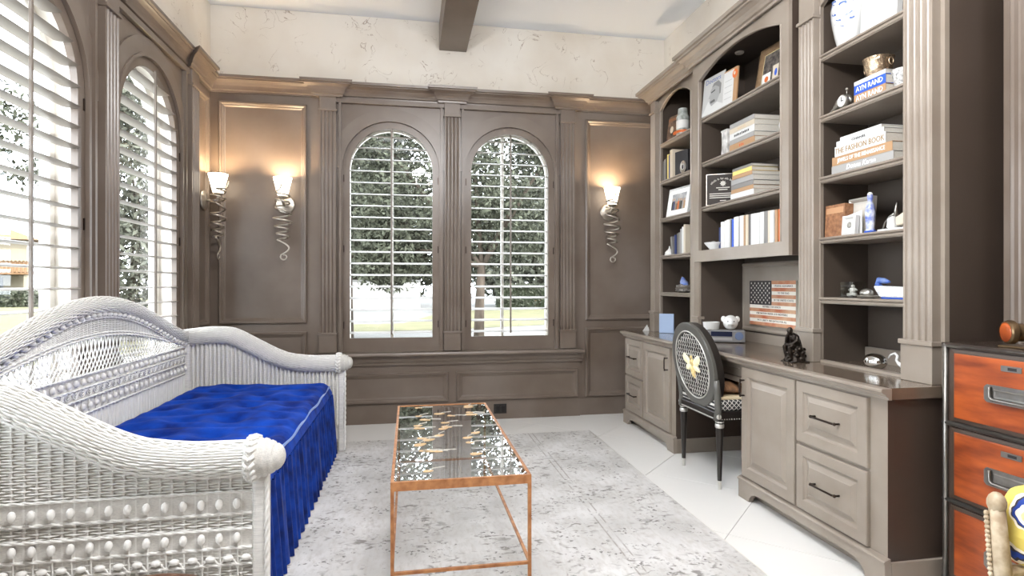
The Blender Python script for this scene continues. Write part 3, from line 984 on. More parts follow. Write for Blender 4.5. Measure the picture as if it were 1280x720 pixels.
def make_arm(yc, outward):
    """outward -1: outside face looks towards -y"""
    Mo = (lambda a, z, b: (a, yc - b, z))
    zt = lambda a: arm_top(a) - RR * 1.8
    skip = [(.462, .532), (.352, .412)] if outward < 0 else []
    panel_ = weave(Mo, DXB, DXF, .18, zt, .034, .0088, skip=skip).build('arm', M_wick, day, smooth=40)
    panel_['kind'] = 'stuff'
    bk = [(a, zt(a)) for a in AR if DXB <= a <= DXF]
    MB().prism(Mo, [(DXB, .1), (DXF, .1)] + [(a, z) for a, z in bk[::-1]], -.006, -.012).build('arm_backing', M_wick2, panel_)
    rl = woven_roll([(x, yc - .004, arm_top(x) - RR) for x in AR], RR, day, 'arm_roll')
    rp = MB()
    pts = [Mo(a, zt(a) - .004, .008) for a in AR if DXB <= a <= DXF]
    twisted(rp, pts, .0045)
    for z in ((.532, .462, .412, .352, .30) if outward < 0 else ()): twisted(rp, line(Mo, DXB, DXF, z, .007), .004)
    rp.build('braided_rail', M_wick, panel_, smooth=True)
    bands = MB()
    for z0, z1 in skip: bands.abox(Mo, DXB, DXF, z0, z1, -.006, .003)
    if outward < 0: bands.abox(Mo, DXB, DXF, .30, .352, -.006, .002)
    else:
        a = DXB + .02
        while a < DXF:
            bands.tube([Mo(a, .2, .004), Mo(a, zt(a), .004)], .0095, 6); a += .027
    bands.build('bead_band', mat('cane_band', rgb(234, 231, 225), .6, var=.2, vscale=90, stretch=(1, 1, 3)), panel_)
    n = 19 if outward < 0 else 0
    for i in range(n):
        a = DXF - .045 - i * .053
        if a < DXB: break
        bead(panel_, Mo(a, .497, .015)); bead(panel_, Mo(a, .388, .015)); 
        bead(panel_, Mo(a + .026, .322, .012), (0, PI / 2, 0), .9)
    vv = MB()
    for i in range(n):
        a = DXF - .045 - i * .053
        vv.tube([Mo(a, .372, .006), Mo(a, .22, .006)], .003, 5)
        arc = [Mo(a + .026 + .024 * math.cos(t), .29 + .03 * math.sin(t), .008) for t in np.linspace(0, PI, 9)]
        vv.tube(arc, .003, 5)
    if n: vv.build('scallop_trim', M_wick, panel_)
    # front post, wrapped
    ps = MB().box(DXF, DXF + .045, yc - .016, yc + .05, RZ, .64)
    post = ps.build('front_post', mat('cane_wrapped_post', rgb(236, 233, 228), .55, var=.2, vscale=60, stretch=(.3, .3, 3), bump=.3, bscale=120), panel_, bevel=.012, seg=3)
    br = MB()
    twisted(br, [(DXF + .047, yc - .018, z) for z in np.arange(RZ + .01, .63, .012)], .006)
    br.build('rope_trim', M_wick, panel_, smooth=True)
    # scroll knob at the front of the roll
    zk = arm_top(DXF) - RR
    kn = MB()
    prof = [(.0, .0), (.066, .0), (.07, .012), (.066, .03), (.058, .036)]
    kn.lathe([(.058, -.03), (.066, -.024), (.07, -.008), (.066, .01), (.058, .02), (.062, .026), (.058, .036), (.052, .04), (.054, .046), (.049, .056), (.042, .06),
              (.043, .066), (.036, .076), (.024, .084), (.012, .088), (0, .089)], (DXF + .012, yc - .004, zk), 20, 'x')
    kb = kn.build('scroll_knob', wick_bump, panel_, smooth=True)
    chev = MB()
    for k in range(18):
        t = 2 * PI * k / 18
        for s in (-1, 1):
            p0 = Vector((DXF + .004 + s * .016, yc - .004 + .067 * math.cos(t), zk + .067 * math.sin(t)))
            p1 = Vector((DXF + .004, yc - .004 + .071 * math.cos(t + .22), zk + .071 * math.sin(t + .22)))
            chev.tube([p0, p1], .006, 5)
    chev.build('braid_ring', M_wick, kb, smooth=True)
    return panel_

arm_near = make_arm(DY0, -1)
arm_far = make_arm(DY1, 1)

MBR = lambda a, z, b: (DXB + b, a, z)
RB = .037
bzt = lambda a: back_top(a) - .066
up = MB()
# upper woven band between the bead row and the lattice rail
nb = 70
for i in range(nb + 1):
    a = DY0 + (DY1 - DY0) * i / nb
    z0, z1 = lat_top(a), bzt(a) - .03
    if z1 > z0 + .005: up.tube([MBR(a, z0, 0), MBR(a, z1, 0)], .007, 6)
for f in np.linspace(.04, .96, 14):
    pts = []
    for i in range(nb * 2 + 1):
        a = DY0 + (DY1 - DY0) * i / nb / 2
        z0, z1 = lat_top(a), bzt(a) - .03
        pts.append(MBR(a, z0 + (z1 - z0) * f, .0085 if i % 2 == 0 else .004))
    up.tube(pts, .0022, 4)
backrest = up.build('backrest', M_wick, day, smooth=40)
backrest['kind'] = 'stuff'
poly = [(DY0 + (DY1 - DY0) * i / 60, lat_top(DY0 + (DY1 - DY0) * i / 60)) for i in range(61)]
poly2 = [(a, bzt(a)) for a, z in poly]
MB().prism(MBR, poly + poly2[::-1], -.012, -.006).build('back_backing', M_wick2, backrest)
woven_roll([(DXB + .002, DY0 + (DY1 - DY0) * i / 80, back_top(DY0 + (DY1 - DY0) * i / 80) - RB) for i in range(81)], RB, day, 'back_roll', .034, 30)
rp = MB()
ys = [DY0 + (DY1 - DY0) * i / 180 for i in range(181)]
twisted(rp, [MBR(a, bzt(a) - .002, .012) for a in ys], .0045)
twisted(rp, [MBR(a, bzt(a) - .034, .012) for a in ys], .004)
twisted(rp, [MBR(a, lat_top(a), .008) for a in ys], .005)
twisted(rp, [MBR(a, lat_top(a) + .014, .008) for a in ys], .004)
for z in (.775, .715, .665, .595): twisted(rp, [MBR(a, z, .009) for a in ys], .0042)
rp.build('braided_rail', M_wick, backrest, smooth=True)
# open lattice
lt = MB()
n = 64
for i in range(n):
    a = DY0 + .03 + (DY1 - DY0 - .06) * i / n
    for s in (-1, 1):
        pts = []
        for q in range(7):
            t = q / 6
            aa = a + s * .09 * math.sin(t * PI * .5)
            pts.append(MBR(aa, .775 + (lat_top(min(DY1, max(DY0, aa))) - .775) * t, .003 * s))
        lt.tube(pts, .0032, 5)
lt.build('lattice', M_wick, backrest, smooth=True)
# horizontal banding below the lattice
bd = MB()
bd.abox(MBR, DY0, DY1, .595, .775, -.008, .002)
bd.build('bead_band', MATS['cane_band'], backrest)
ribs = MB()
for i in range(66):
    a = DY0 + (DY1 - DY0) * (i + .5) / 66
    ribs.tube([MBR(a, .22, .0), MBR(a, .595, .0)], .011, 6)
ribs.abox(MBR, DY0, DY1, .22, .595, -.012, -.002)
ribs.build('rib_panel', M_wick, backrest, smooth=40)
sc = MB()
for i in range(38):
    a = DY0 + .05 + i * .0585
    bead(backrest, MBR(a, .745, .012)); bead(backrest, MBR(a, .63, .012), (0, 0, 0), .9)
    for rr in (.026, .018, .010):
        sc.tube([MBR(a + .0 + rr * math.cos(t), .713 - rr * 1.4 * math.sin(t), .008) for t in np.linspace(0, PI, 9)], .003, 5)
    sc.tube([MBR(a, .665, .006), MBR(a, .6, .006)], .003, 5)
sc.build('scallop_trim', M_wick, backrest, smooth=True)
y = DY0 + .06
while y < DY1 - .05:
    bead(backrest, MBR(y, bzt(y) - .018, .016), (PI / 2, 0, 0), 1.1); y += .05
# corner posts, seat frame and feet
for yy in (DY0, DY1 - .01):
    MB().box(DXB - .03, DXB + .035, yy - .03, yy + .035, RZ, .80).build('corner_post', MATS['cane_wrapped_post'], day, bevel=.012)
MB().box(DXB, DXF - .075, DY0 + .02, DY1 - .02, .22, .30).build('seat_frame', M_wick2, day)

# mattress with ruffled skirt
M_velvet = mat('blue_velvet', rgb(10, 70, 180), .85, var=0, spec=.1, sheen=.05, col2=rgb(3, 30, 108), vscale=9, detail=7, bump=.25, bscale=35)
mt = thing('tufted_mattress', 'royal blue tufted velvet mattress with ruffled skirt on the daybed', 'mattress', (-1.0, 3.12, .30))
gx0, gx1, gy0, gy1 = -1.455, -.535, DY0 + .035, DY1 - .03
NX, NY = 54, 120
P = []; F = []
tufts = [(gx0 + (gx1 - gx0) * (i + .5 + (.0 if j % 2 else .0)) / 4, gy0 + (gy1 - gy0) * (j + .5) / 7) for i in range(4) for j in range(7)]
rnd = random.Random(3)
ph = [rnd.uniform(0, 6) for _ in range(12)]
for j in range(NY + 1):
    for i in range(NX + 1):
        x = gx0 + (gx1 - gx0) * i / NX; yv = gy0 + (gy1 - gy0) * j / NY
        dx = min(x - gx0, gx1 - x); dy = min(yv - gy0, gy1 - yv)
        r = .075
        def drop(d): return 0 if d >= r else r - math.sqrt(max(0, r * r - (r - d) ** 2))
        z = .505 - min(.075, math.hypot(drop(dx), drop(dy)))
        w = min(1, min(dx, dy) / .12)
        for (tx, ty) in tufts:
            d2 = ((x - tx) / .075) ** 2 + ((yv - ty) / .06) ** 2
            if d2 < 12: z -= .040 * math.exp(-d2) * w
        fy = (yv - gy0) / (gy1 - gy0) * 7
        z += w * (.030 * abs(math.sin(PI * fy)) ** .6 + .006 * math.sin(9 * x + ph[0] + 3 * math.sin(4 * yv)) + .004 * math.sin(23 * yv + 7 * x + ph[1]))
        P.append((x, yv, z))
for j in range(NY):
    for i in range(NX):
        k = j * (NX + 1) + i
        F.append((k, k + 1, k + NX + 2, k + NX + 1))
mb = MB().add(P, F)
mb.box(gx0 + .004, gx1 - .004, gy0 + .004, gy1 - .004, .302, .432)
mb.build('mattress_top', M_velvet, mt, smooth=60)
MB().tube([(gx1 - .016 + .004 * math.sin(9 * yy), yy, .476 + .004 * math.sin(17 * yy)) for yy in np.linspace(gy0 + .03, gy1 - .03, 90)], .0065, 7).build(
    'piping', mat('blue_piping', rgb(92, 130, 200), .55, sheen=.5), mt, smooth=True)
for tx, ty in tufts: MB().ball((tx, ty, .474), .012, .012, .006).build('tuft_button', M_velvet, mt, smooth=True)
P = []; F = []
NS, NT = 520, 14
for k in range(NT + 1):
    t = k / NT
    for i in range(NS + 1):
        yv = gy0 + .055 + (gy1 - gy0 - .075) * i / NS
        a1 = math.sin(2 * PI * yv / .085 + 1.6 * math.sin(5 * yv)); a2 = math.sin(2 * PI * yv / .043 + 2 * math.sin(8 * yv + 1))
        x = gx1 - .004 + .02 * t + (.003 + .019 * t ** .8) * a1 + (.006 * (1 - t) + .004) * a2
        P.append((x, yv + .012 * t * math.sin(2 * PI * yv / .17), .425 - (.425 - RZ - .004) * t))
for k in range(NT):
    for i in range(NS):
        q = k * (NS + 1) + i
        F.append((q, q + 1, q + NS + 2, q + NS + 1))
sk = MB().add(P, F).build('skirt', mat('blue_velvet_skirt', rgb(10, 60, 156), .75, spec=.25, sheen=.1, col2=rgb(4, 24, 84), vscale=12, bump=.15, bscale=50), mt, smooth=True, fix=False)

# ------------------------------------------------------------------ glass coffee table
M_copper = mat('distressed_copper', rgb(196, 138, 90), .42, .35, col2=rgb(150, 96, 60), vscale=28, detail=8)
tb = thing('coffee_table', 'slim copper framed coffee table with mirror glass top on the rug', 'table', (.2, 2.86, RZ))
tx0, tx1, ty0, ty1, tz = -.07, .465, 2.175, 3.545, .462
rim = MB()
def bar(mb, x0, x1, y0, y1, z0, z1): mb.box(x0, x1, y0, y1, z0, z1)
bar(rim, tx0, tx1, ty0, ty0 + .012, tz - .034, tz); bar(rim, tx0, tx1, ty1 - .012, ty1, tz - .034, tz)
bar(rim, tx0, tx0 + .012, ty0 + .012, ty1 - .012, tz - .034, tz); bar(rim, tx1 - .012, tx1, ty0 + .012, ty1 - .012, tz - .034, tz)
rim.build('top_rim', M_copper, tb)
for x in (tx0, tx1 - .013):
    for yv in (ty0, ty1 - .013):
        MB().box(x, x + .013, yv, yv + .013, RZ, tz - .034).build('leg', M_copper, tb)
zs_ = .115
MB().box(tx0 + .013, tx1 - .013, ty0, ty0 + .011, zs_, zs_ + .011).build('stretcher', M_copper, tb)
MB().box(tx0 + .013, tx1 - .013, ty1 - .011, ty1, zs_, zs_ + .011).build('stretcher', M_copper, tb)
MB().box(tx0, tx0 + .011, ty0 + .013, ty1 - .013, zs_, zs_ + .011).build('stretcher', M_copper, tb)
MB().box(tx1 - .011, tx1, ty0 + .013, ty1 - .013, zs_, zs_ + .011).build('stretcher', M_copper, tb)
gl = MB().add([(tx0 + .012, ty0 + .012, tz - .003), (tx1 - .012, ty0 + .012, tz - .003), (tx1 - .012, ty1 - .012, tz - .003), (tx0 + .012, ty1 - .012, tz - .003)], [(0, 1, 2, 3)])
glass_top = gl.build('glass_top', glass_mat('table_glass', (.88, .89, .88, 1), 1.6, 0.0, 2.8), tb, fix=False)
M_gold = mat('gold_leaf', rgb(212, 176, 128), .45, .3)
rnd = random.Random(11)
for k in range(26):
    cx = rnd.uniform(tx0 + .09, tx1 - .11); cy = rnd.uniform(ty0 + .1, ty1 - .06); a = rnd.uniform(-.7, .7); s = rnd.uniform(.018, .034)
    pts = []
    for q in range(9):
        t = 2 * PI * q / 9
        lx, ly = s * math.cos(t) * 1.15, s * .75 * math.sin(t) * (1 - .4 * math.cos(t))
        pts.append((cx + lx * math.cos(a) - ly * math.sin(a), cy + lx * math.sin(a) + ly * math.cos(a), tz - .0018))
    lf_ = MB().add(pts, [tuple(range(9))]).build('gold_leaf', M_gold, glass_top, fix=False)
    MB().tube([(cx, cy, tz - .002), (cx + .04 * math.cos(a + 1), cy + .04 * math.sin(a + 1), tz - .002), (cx + .085 * math.cos(a + .6), cy + .085 * math.sin(a + .6), tz - .002)], .0016, 5).build('gilt_branch', mat('pale_branch', rgb(205, 200, 190), .5), glass_top)

# ------------------------------------------------------------------ oval-back desk chair (local x = direction it faces)
M_ebony = mat('ebony_lacquer', rgb(38, 33, 30), .28)
M_pewter = mat('grey_lacquer', rgb(86, 84, 79), .3)
M_silver = mat('silver_paint', rgb(206, 203, 196), .3, .5)
M_field = mat('black_embroidered_cloth', rgb(30, 26, 25), .85)
M_stripe = mat('cream_cushion', rgb(236, 224, 190), .8, col2=rgb(214, 190, 150), vscale=16, stretch=(1, 6, 1))
ch = thing('oval_back_chair', 'black oval-back chair with bee and honeycomb embroidery at the desk', 'chair', (1.995, 3.315, 0))
def chair_leg(x, y):
    mb = MB().lathe([(0, .405), (.022, .405), (.024, .395), (.024, .375), (.019, .36), (.021, .345), (.021, .33), (.012, .04), (.0115, .035)], (x, y, 0), 12)
    l = mb.build('leg', M_ebony, ch, local=True, smooth=40)
    MB().lathe([(.0248, .36), (.026, .366), (.026, .378), (.0225, .387), (.0258, .394), (.025, .398)], (x, y, 0), 12).build('silver_collar', M_silver, l, local=True, smooth=40)
    MB().lathe([(.0, 0), (.010, 0), (.013, .045), (.014, .05), (0, .052)], (x, y, 0), 12).build('foot_cap', M_silver, l, local=True, smooth=40)
for x, yv in ((-.21, -.225), (-.21, .22), (.215, -.21), (.215, .21)): chair_leg(x, yv)
sr = MB().prism(lambda a, z, b: (a, z, b), [(-.235, -.235), (.22, -.23), (.245, -.19), (.245, .19), (.22, .23), (-.235, .235)], .40, .45)
seat_rail = sr.build('seat_rail', M_ebony, ch, local=True, bevel=.005)
MB().box(-.2375, -.235, -.2, .2, .408, .414).build('silver_line', M_silver, seat_rail, local=True)
nl = MB()
for k in range(26):
    for s in (-1, 1): nl.ball((-.20 + k * .0158, s * .235, .408), .004, seg=6, rings=4)
nl.build('nail_heads', M_silver, seat_rail, local=True)['kind'] = 'stuff'
def trellis():
    m = bpy.data.materials.new('trellis_cloth'); m.use_nodes = True
    N = m.node_tree.nodes; L = m.node_tree.links; p = N['Principled BSDF']; p.inputs['Roughness'].default_value = .85
    tc = N.new('ShaderNodeTexCoord'); sep = N.new('ShaderNodeSeparateXYZ'); L.new(tc.outputs['Object'], sep.inputs[0])
    def sn(sgn):
        a = N.new('ShaderNodeMath'); a.operation = 'ADD' if sgn > 0 else 'SUBTRACT'
        L.new(sep.outputs['X'], a.inputs[0]); L.new(sep.outputs['Z'], a.inputs[1])
        b = N.new('ShaderNodeMath'); b.operation = 'MULTIPLY'; b.inputs[1].default_value = 110; L.new(a.outputs[0], b.inputs[0])
        c = N.new('ShaderNodeMath'); c.operation = 'SINE'; L.new(b.outputs[0], c.inputs[0])
        d = N.new('ShaderNodeMath'); d.operation = 'ABSOLUTE'; L.new(c.outputs[0], d.inputs[0])
        e = N.new('ShaderNodeMath'); e.operation = 'LESS_THAN'; e.inputs[1].default_value = .3; L.new(d.outputs[0], e.inputs[0])
        return e.outputs[0]
    mx = N.new('ShaderNodeMath'); mx.operation = 'MAXIMUM'; L.new(sn(1), mx.inputs[0]); L.new(sn(-1), mx.inputs[1])
    c = N.new('ShaderNodeMix'); c.data_type = 'RGBA'; c.inputs[6].default_value = rgb(60, 58, 58); c.inputs[7].default_value = rgb(225, 222, 214)
    L.new(mx.outputs[0], c.inputs[0]); L.new(c.outputs[2], p.inputs['Base Color'])
    return m
cu = MB().prism(lambda a, z, b: (a, z, b), [(-.225, -.222), (.21, -.22), (.232, -.18), (.232, .18), (.21, .22), (-.225, .222)], .45, .515)
cu.build('seat_cushion', trellis(), ch, local=True, bevel=.018, seg=3)
MB().prism(lambda a, z, b: (a, z, b), [(-.215, -.20), (.20, -.20), (.20, .20), (-.215, .20)], .508, .535).build('seat_top', M_stripe, ch, local=True, bevel=.012, seg=3)
# oval back, raked; local frame: a across, z up, b towards the back of the chair
BC, BA, BB = .70, .255, .262
def MOV(a, z, b):
    x = -.205 - .17 * (z - .45) - b
    return (x, a, z)
def oval_ring(ro, ri, b0, b1, n=56):
    mb = MB(); P = []; F = []
    for b, k in ((b0, ro), (b1, ro), (b1, ri), (b0, ri)):
        P += [MOV(BA * k * math.cos(2 * PI * i / n), BC + BB * k * math.sin(2 * PI * i / n), b) for i in range(n)]
    for q in range(4):
        q2 = (q + 1) % 4
        F += [(q * n + i, q * n + (i + 1) % n, q2 * n + (i + 1) % n, q2 * n + i) for i in range(n)]
    return mb.add(P, F)
ov = oval_ring(1.0, .76, -.012, .02).build('oval_back', M_pewter, ch, local=True, smooth=40, bevel=.004)
MB().add([MOV(BA * .99 * math.cos(t), BC + BB * .99 * math.sin(t), -.0125) for t in np.linspace(0, 2 * PI, 40, endpoint=False)], [tuple(range(40))]).build('back_lining', M_ebony, ov, local=True)
oval_ring(1.004, .97, -.045, -.004).build('inner_band', M_ebony, ov, local=True, smooth=40)
MB().tube([MOV(BA * .79 * math.cos(t), BC + BB * .79 * math.sin(t), .0205) for t in np.linspace(0, 2 * PI, 60, endpoint=False)], .0042, 6, closed=True).build('silver_line', M_silver, ov, local=True, smooth=True)
fn = MB().add([MOV(BA * .765 * math.cos(t), BC + BB * .765 * math.sin(t), .013) for t in np.linspace(0, 2 * PI, 48, endpoint=False)], [tuple(range(48))])
field = fn.build('embroidered_panel', M_field, ov, local=True)
hx = MB(); R = .0165
seen = set()
for i in range(-14, 15):
    for j in range(-14, 15):
        cx, cz = R * math.sqrt(3) * (i + .5 * (j % 2)), R * 1.5 * j
        if (cx / (BA * .70)) ** 2 + (cz / (BB * .70)) ** 2 > 1: continue
        vs_ = [(cx + R * math.cos(PI / 6 + PI / 3 * k), cz + R * math.sin(PI / 6 + PI / 3 * k)) for k in range(6)]
        for k in range(6):
            p, q = vs_[k], vs_[(k + 1) % 6]
            key = tuple(sorted([(round(p[0], 4), round(p[1], 4)), (round(q[0], 4), round(q[1], 4))]))
            if key in seen: continue
            seen.add(key)
            hx.tube([MOV(p[0], BC + p[1], .0145), MOV(q[0], BC + q[1], .0145)], .0026, 4, caps=False)
hc = hx.build('honeycomb_lines', M_silver, ov, local=True); hc['kind'] = 'stuff'
M_bee = mat('cream_gold_thread', rgb(232, 214, 158), .7, col2=rgb(202, 168, 96), vscale=60)
bee = MB()
def blob(mb, a, z, ra, rz, ang, b=.018, th=.006):
    P = []; n = 14
    for k in range(n):
        t = 2 * PI * k / n
        la, lz = ra * math.cos(t), rz * math.sin(t)
        P.append((a + la * math.cos(ang) - lz * math.sin(ang), z + la * math.sin(ang) + lz * math.cos(ang)))
    pts = [MOV(p[0], p[1], b - .004) for p in P] + [MOV(a + (p[0] - a) * .7, z + (p[1] - z) * .7, b + th) for p in P]
    mb.add(pts, [(i, (i + 1) % n, n + (i + 1) % n, n + i) for i in range(n)] + [tuple(range(n, 2 * n))])
blob(bee, .0, BC - .045, .026, .045, 0); blob(bee, 0, BC + .012, .024, .024, 0); blob(bee, 0, BC + .045, .014, .013, 0)
be = bee.build('bee_emblem', M_bee, ov, local=True, smooth=50)
for s in (-1, 1):
    w = MB(); blob(w, s * .062, BC + .025, .052, .026, s * .62, .02); w.build('wing', mat('cream_thread', rgb(240, 230, 190), .7), be, local=True, smooth=50)
    w = MB(); blob(w, s * .05, BC - .02, .036, .019, -s * .5, .02); w.build('wing', MATS['cream_thread'], be, local=True, smooth=50)
    MB().tube([MOV(s * .006, BC + .055, .02), MOV(s * .02, BC + .085, .02)], .0022, 5).build('antenna', M_silver, be, local=True)
    for zz, dz in ((-.05, -.03), (-.075, -.03)):
        MB().tube([MOV(s * .02, BC + zz, .02), MOV(s * .045, BC + zz + dz, .02)], .002, 5).build('bee_leg', M_silver, be, local=True)
# uprights from seat rail into the oval
for s in (-1, 1):
    MB().tube([(-.222, s * .222, .40), (-.218, s * .225, .47), MOV(s * .232, .56, .004), MOV(s * .246, .64, .004)], [.022, .021, .02, .016], 8).build('back_upright', M_pewter, ch, local=True, smooth=True)
    MB().lathe([(0, -.004), (.014, -.004), (.016, 0), (.012, .003), (0, .005)], (-.222, s * .24, .425), 10, 'y').build('rosette', M_silver, ch, local=True)
# cushion on the seat
cs = MB()
cs.ball((0, 0, 0), .15, .15, .034, 20, 10)
cs.v = [(math.copysign(abs(x / .15) ** .6, x) * .15 * 1.1, math.copysign(abs(y_ / .15) ** .6, y_) * .15 * 1.2, z) for x, y_, z in cs.v]
cs.v = [(1.985 + x, 3.30 + y_, .5705 + z) for x, y_, z in cs.v]
tag(cs.build('throw_cushion', mat('brown_striped_cloth', rgb(176, 128, 88), .85, col2=rgb(84, 66, 54), vscale=12, stretch=(5, 1, 1)), smooth=True),
    'brown striped cushion lying on the oval-back chair seat', 'cushion')

# ------------------------------------------------------------------ steel-edged orange chest
M_steel = mat('brushed_steel', rgb(150, 146, 140), .34, .9, var=.25, vscale=20)
M_orange = mat('orange_burl', rgb(176, 84, 34), .35, col2=rgb(116, 48, 18), vscale=5, stretch=(1, 1, 5), detail=8, coat=.25)
cx0, cx1, cy0, cy1, cz = 2.06, 2.33, .98, 1.922, .972
chest = thing('drawer_chest', 'steel-edged chest with three orange wood drawers by the dark panel', 'chest of drawers', (2.2, 1.45, 0))
MB().box(cx0 + .012, cx1, cy0, cy1, .0, cz - .012).build('carcass', mat('dark_walnut', rgb(66, 52, 44), .35), chest)
MB().box(cx0 - .002, cx1, cy0 - .004, cy1, cz - .012, cz).build('top', mat('dark_top', rgb(58, 48, 42), .22), chest)
ed = MB()
def hb(z, r=.009): ed.tube([(cx0 + .006, cy0, z), (cx0 + .006, cy1, z)], r, 8)
for z in (cz - .010, .660, .362, .055): hb(z)
for yv in (cy0 + .009, cy1 - .009): ed.tube([(cx0 + .006, yv, 0), (cx0 + .006, yv, cz - .004)], .010, 8)
ed.build('steel_edging', M_steel, chest, smooth=True)
MF = MX(cx0 + .012)
for z0, z1 in ((.674, .948), (.376, .646), (.07, .348)):
    d = MB().nested(MF, cy0 + .035, cy1 - .035, z0, z1, [(0, 0), (0, .008), (.012, .010)]).build('drawer', mat('burl_edge', rgb(70, 56, 46), .4), chest)
    MB().nested(MX(cx0 + .001), cy0 + .052, cy1 - .052, z0 + .014, z1 - .014, [(0, 0), (0, .003), (.004, .004)]).build('drawer_face', M_orange, d)
    yc = 1.655; zc = (z0 + z1) / 2 - .005
    pl_ = [(yc - .095, zc - .022), (yc - .085, zc - .032), (yc + .085, zc - .032), (yc + .095, zc - .022), (yc + .095, zc + .022), (yc + .085, zc + .032), (yc - .085, zc + .032), (yc - .095, zc + .022)]
    h = MB().prism(MX(cx0 - .003), pl_, 0, .004)
    h.nested(MX(cx0 - .007), yc - .062, yc + .062, zc - .018, zc + .018, [(0, 0), (.004, .002), (.01, .0015)])
    hd = h.build('handle_plate', M_steel, d)
    MB().tube([(cx0 - .008, yc - .07, zc + .024), (cx0 - .014, yc - .07, zc + .022), (cx0 - .016, yc - .068, zc - .012), (cx0 - .016, yc - .058, zc - .02), (cx0 - .016, yc + .058, zc - .02), (cx0 - .016, yc + .068, zc - .012), (cx0 - .014, yc + .07, zc + .022), (cx0 - .008, yc + .07, zc + .024)], .005, 8).build('bail', M_steel, d, smooth=True)
    lk = MB().abox(MX(cx0 - .003), yc - .035, yc + .035, z1 - .055, z1 - .035, 0, .004)
    lk.build('lock_plate', M_steel, d, bevel=.001)
    MB().abox(MX(cx0 - .0072), yc - .02, yc + .01, z1 - .05, z1 - .04, 0, .0006).build('keyhole', M_black, d)

# spyglass-like instrument on the chest
sg = thing('brass_spyglass', 'short wood and brass spyglass on the steel-edged chest', 'spyglass', (2.17, 1.66, cz))
M_brass = mat('aged_brass', rgb(120, 98, 72), .3, .85)
M_wood = mat('polished_orange_wood', rgb(176, 84, 36), .2, col2=rgb(120, 50, 20), vscale=14)
def MSG(p):                                            # axis points towards +y, tipped to the room
    return p
zc = cz + .056
q = MB().lathe([(0, .075), (.036, .075), (.041, .071), (.043, .064), (.043, .054), (.038, .05), (.033, .044), (.031, .0), (.033, -.03), (.041, -.036), (.041, -.05), (.036, -.056), (.026, -.062), (.026, -.15), (.03, -.152), (.03, -.16), (0, -.16)], (0, 0, 0), 22, 'y')
rot = Matrix.Rotation(1.2, 3, 'Z')
q.v = [tuple(rot @ Vector(p)) for p in q.v]
q.v = [(2.165 + p[0], 1.68 + p[1], zc + p[2]) for p in q.v]
tube_o = q.build('barrel', M_brass, sg, smooth=35)
q = MB().lathe([(0, .0775), (.02, .079), (.034, .0765), (.035, .0755)], (0, 0, 0), 20, 'y')
q.v = [tuple(rot @ Vector(p)) for p in q.v]; q.v = [(2.165 + p[0], 1.68 + p[1], zc + p[2]) for p in q.v]
q.build('wood_cap', M_wood, tube_o, smooth=True)
MB().box(2.10, 2.30, 1.62, 1.74, cz, cz + .008).build('base_plate', M_brass, sg, bevel=.003)
MB().box(2.155, 2.185, 1.655, 1.685, cz + .008, cz + .03).build('cradle', M_brass, sg)

# ------------------------------------------------------------------ floral chair at the right edge (local: +x faces away from its back)
M_carve = mat('limed_carved_wood', rgb(204, 188, 162), .6, col2=rgb(160, 138, 110), vscale=30)
def floral():
    m = bpy.data.materials.new('yellow_floral_cloth'); m.use_nodes = True
    N = m.node_tree.nodes; L = m.node_tree.links; p = N['Principled BSDF']; p.inputs['Roughness'].default_value = .85
    tc = N.new('ShaderNodeTexCoord')
    v = N.new('ShaderNodeTexVoronoi'); v.inputs['Scale'].default_value = 8.5
    n = N.new('ShaderNodeTexNoise'); n.inputs['Scale'].default_value = 9; n.inputs['Detail'].default_value = 3
    ad = N.new('ShaderNodeVectorMath'); ad.operation = 'ADD'
    sc = N.new('ShaderNodeVectorMath'); sc.operation = 'SCALE'; sc.inputs['Scale'].default_value = .12
    L.new(tc.outputs['Object'], n.inputs['Vector']); L.new(n.outputs['Color'], sc.inputs[0])
    L.new(tc.outputs['Object'], ad.inputs[0]); L.new(sc.outputs[0], ad.inputs[1]); L.new(ad.outputs[0], v.inputs['Vector'])
    r = N.new('ShaderNodeValToRGB'); r.color_ramp.interpolation = 'CONSTANT'
    e = r.color_ramp.elements
    e[0].position = 0; e[0].color = rgb(238, 204, 150)
    e[1].position = .14; e[1].color = rgb(236, 226, 206)
    for pos, c in ((.26, rgb(30, 60, 140)), (.34, rgb(58, 52, 60)), (.38, rgb(236, 226, 206)), (.45, rgb(216, 194, 96))):
        x = e.new(pos); x.color = c
    L.new(v.outputs['Distance'], r.inputs['Fac']); L.new(r.outputs['Color'], p.inputs['Base Color'])
    return m
ac = thing('carved_armchair', 'limed carved chair with yellow and blue floral upholstery', 'chair', (1.775, 1.02, -.0), math.radians(-90))
# local: x forward, y across; chair looks towards the room's front (-y world), back towards the desk
for sx, sy in ((-.19, -.23), (-.19, .23), (.22, -.24), (.22, .24)):
    MB().lathe([(0, 0), (.014, 0), (.02, .03), (.016, .06), (.024, .28), (.03, .31), (.026, .34), (0, .34)], (sx, sy, 0), 10).build('leg', M_carve, ac, local=True, smooth=40)
MB().box(-.22, .26, -.27, .27, .32, .37).build('seat_rail', M_carve, ac, local=True, bevel=.008)
MB().box(-.17, .25, -.25, .25, .365, .44).build('seat_cushion', floral(), ac, local=True, bevel=.03, seg=3)
for s in (-1, 1):
    pst = MB().tube([(-.22, s * .25, .34), (-.235, s * .25, .50), (-.245, s * .25, .615)], [.022, .02, .018], 8)
    pst.ball((-.245, s * .25, .622), .022, .022, .03)
    po = pst.build('back_post', M_carve, ac, local=True, smooth=True)
    bd_ = MB()
    for k in range(18):
        for e_ in (-1, 1): bd_.ball((-.236 - .016 * k / 18 - .006, s * .25 + e_ * .019, .39 + k * .012), .007, seg=6, rings=4)
    bd_.build('carved_beading', M_carve, po, local=True, smooth=True)['kind'] = 'stuff'
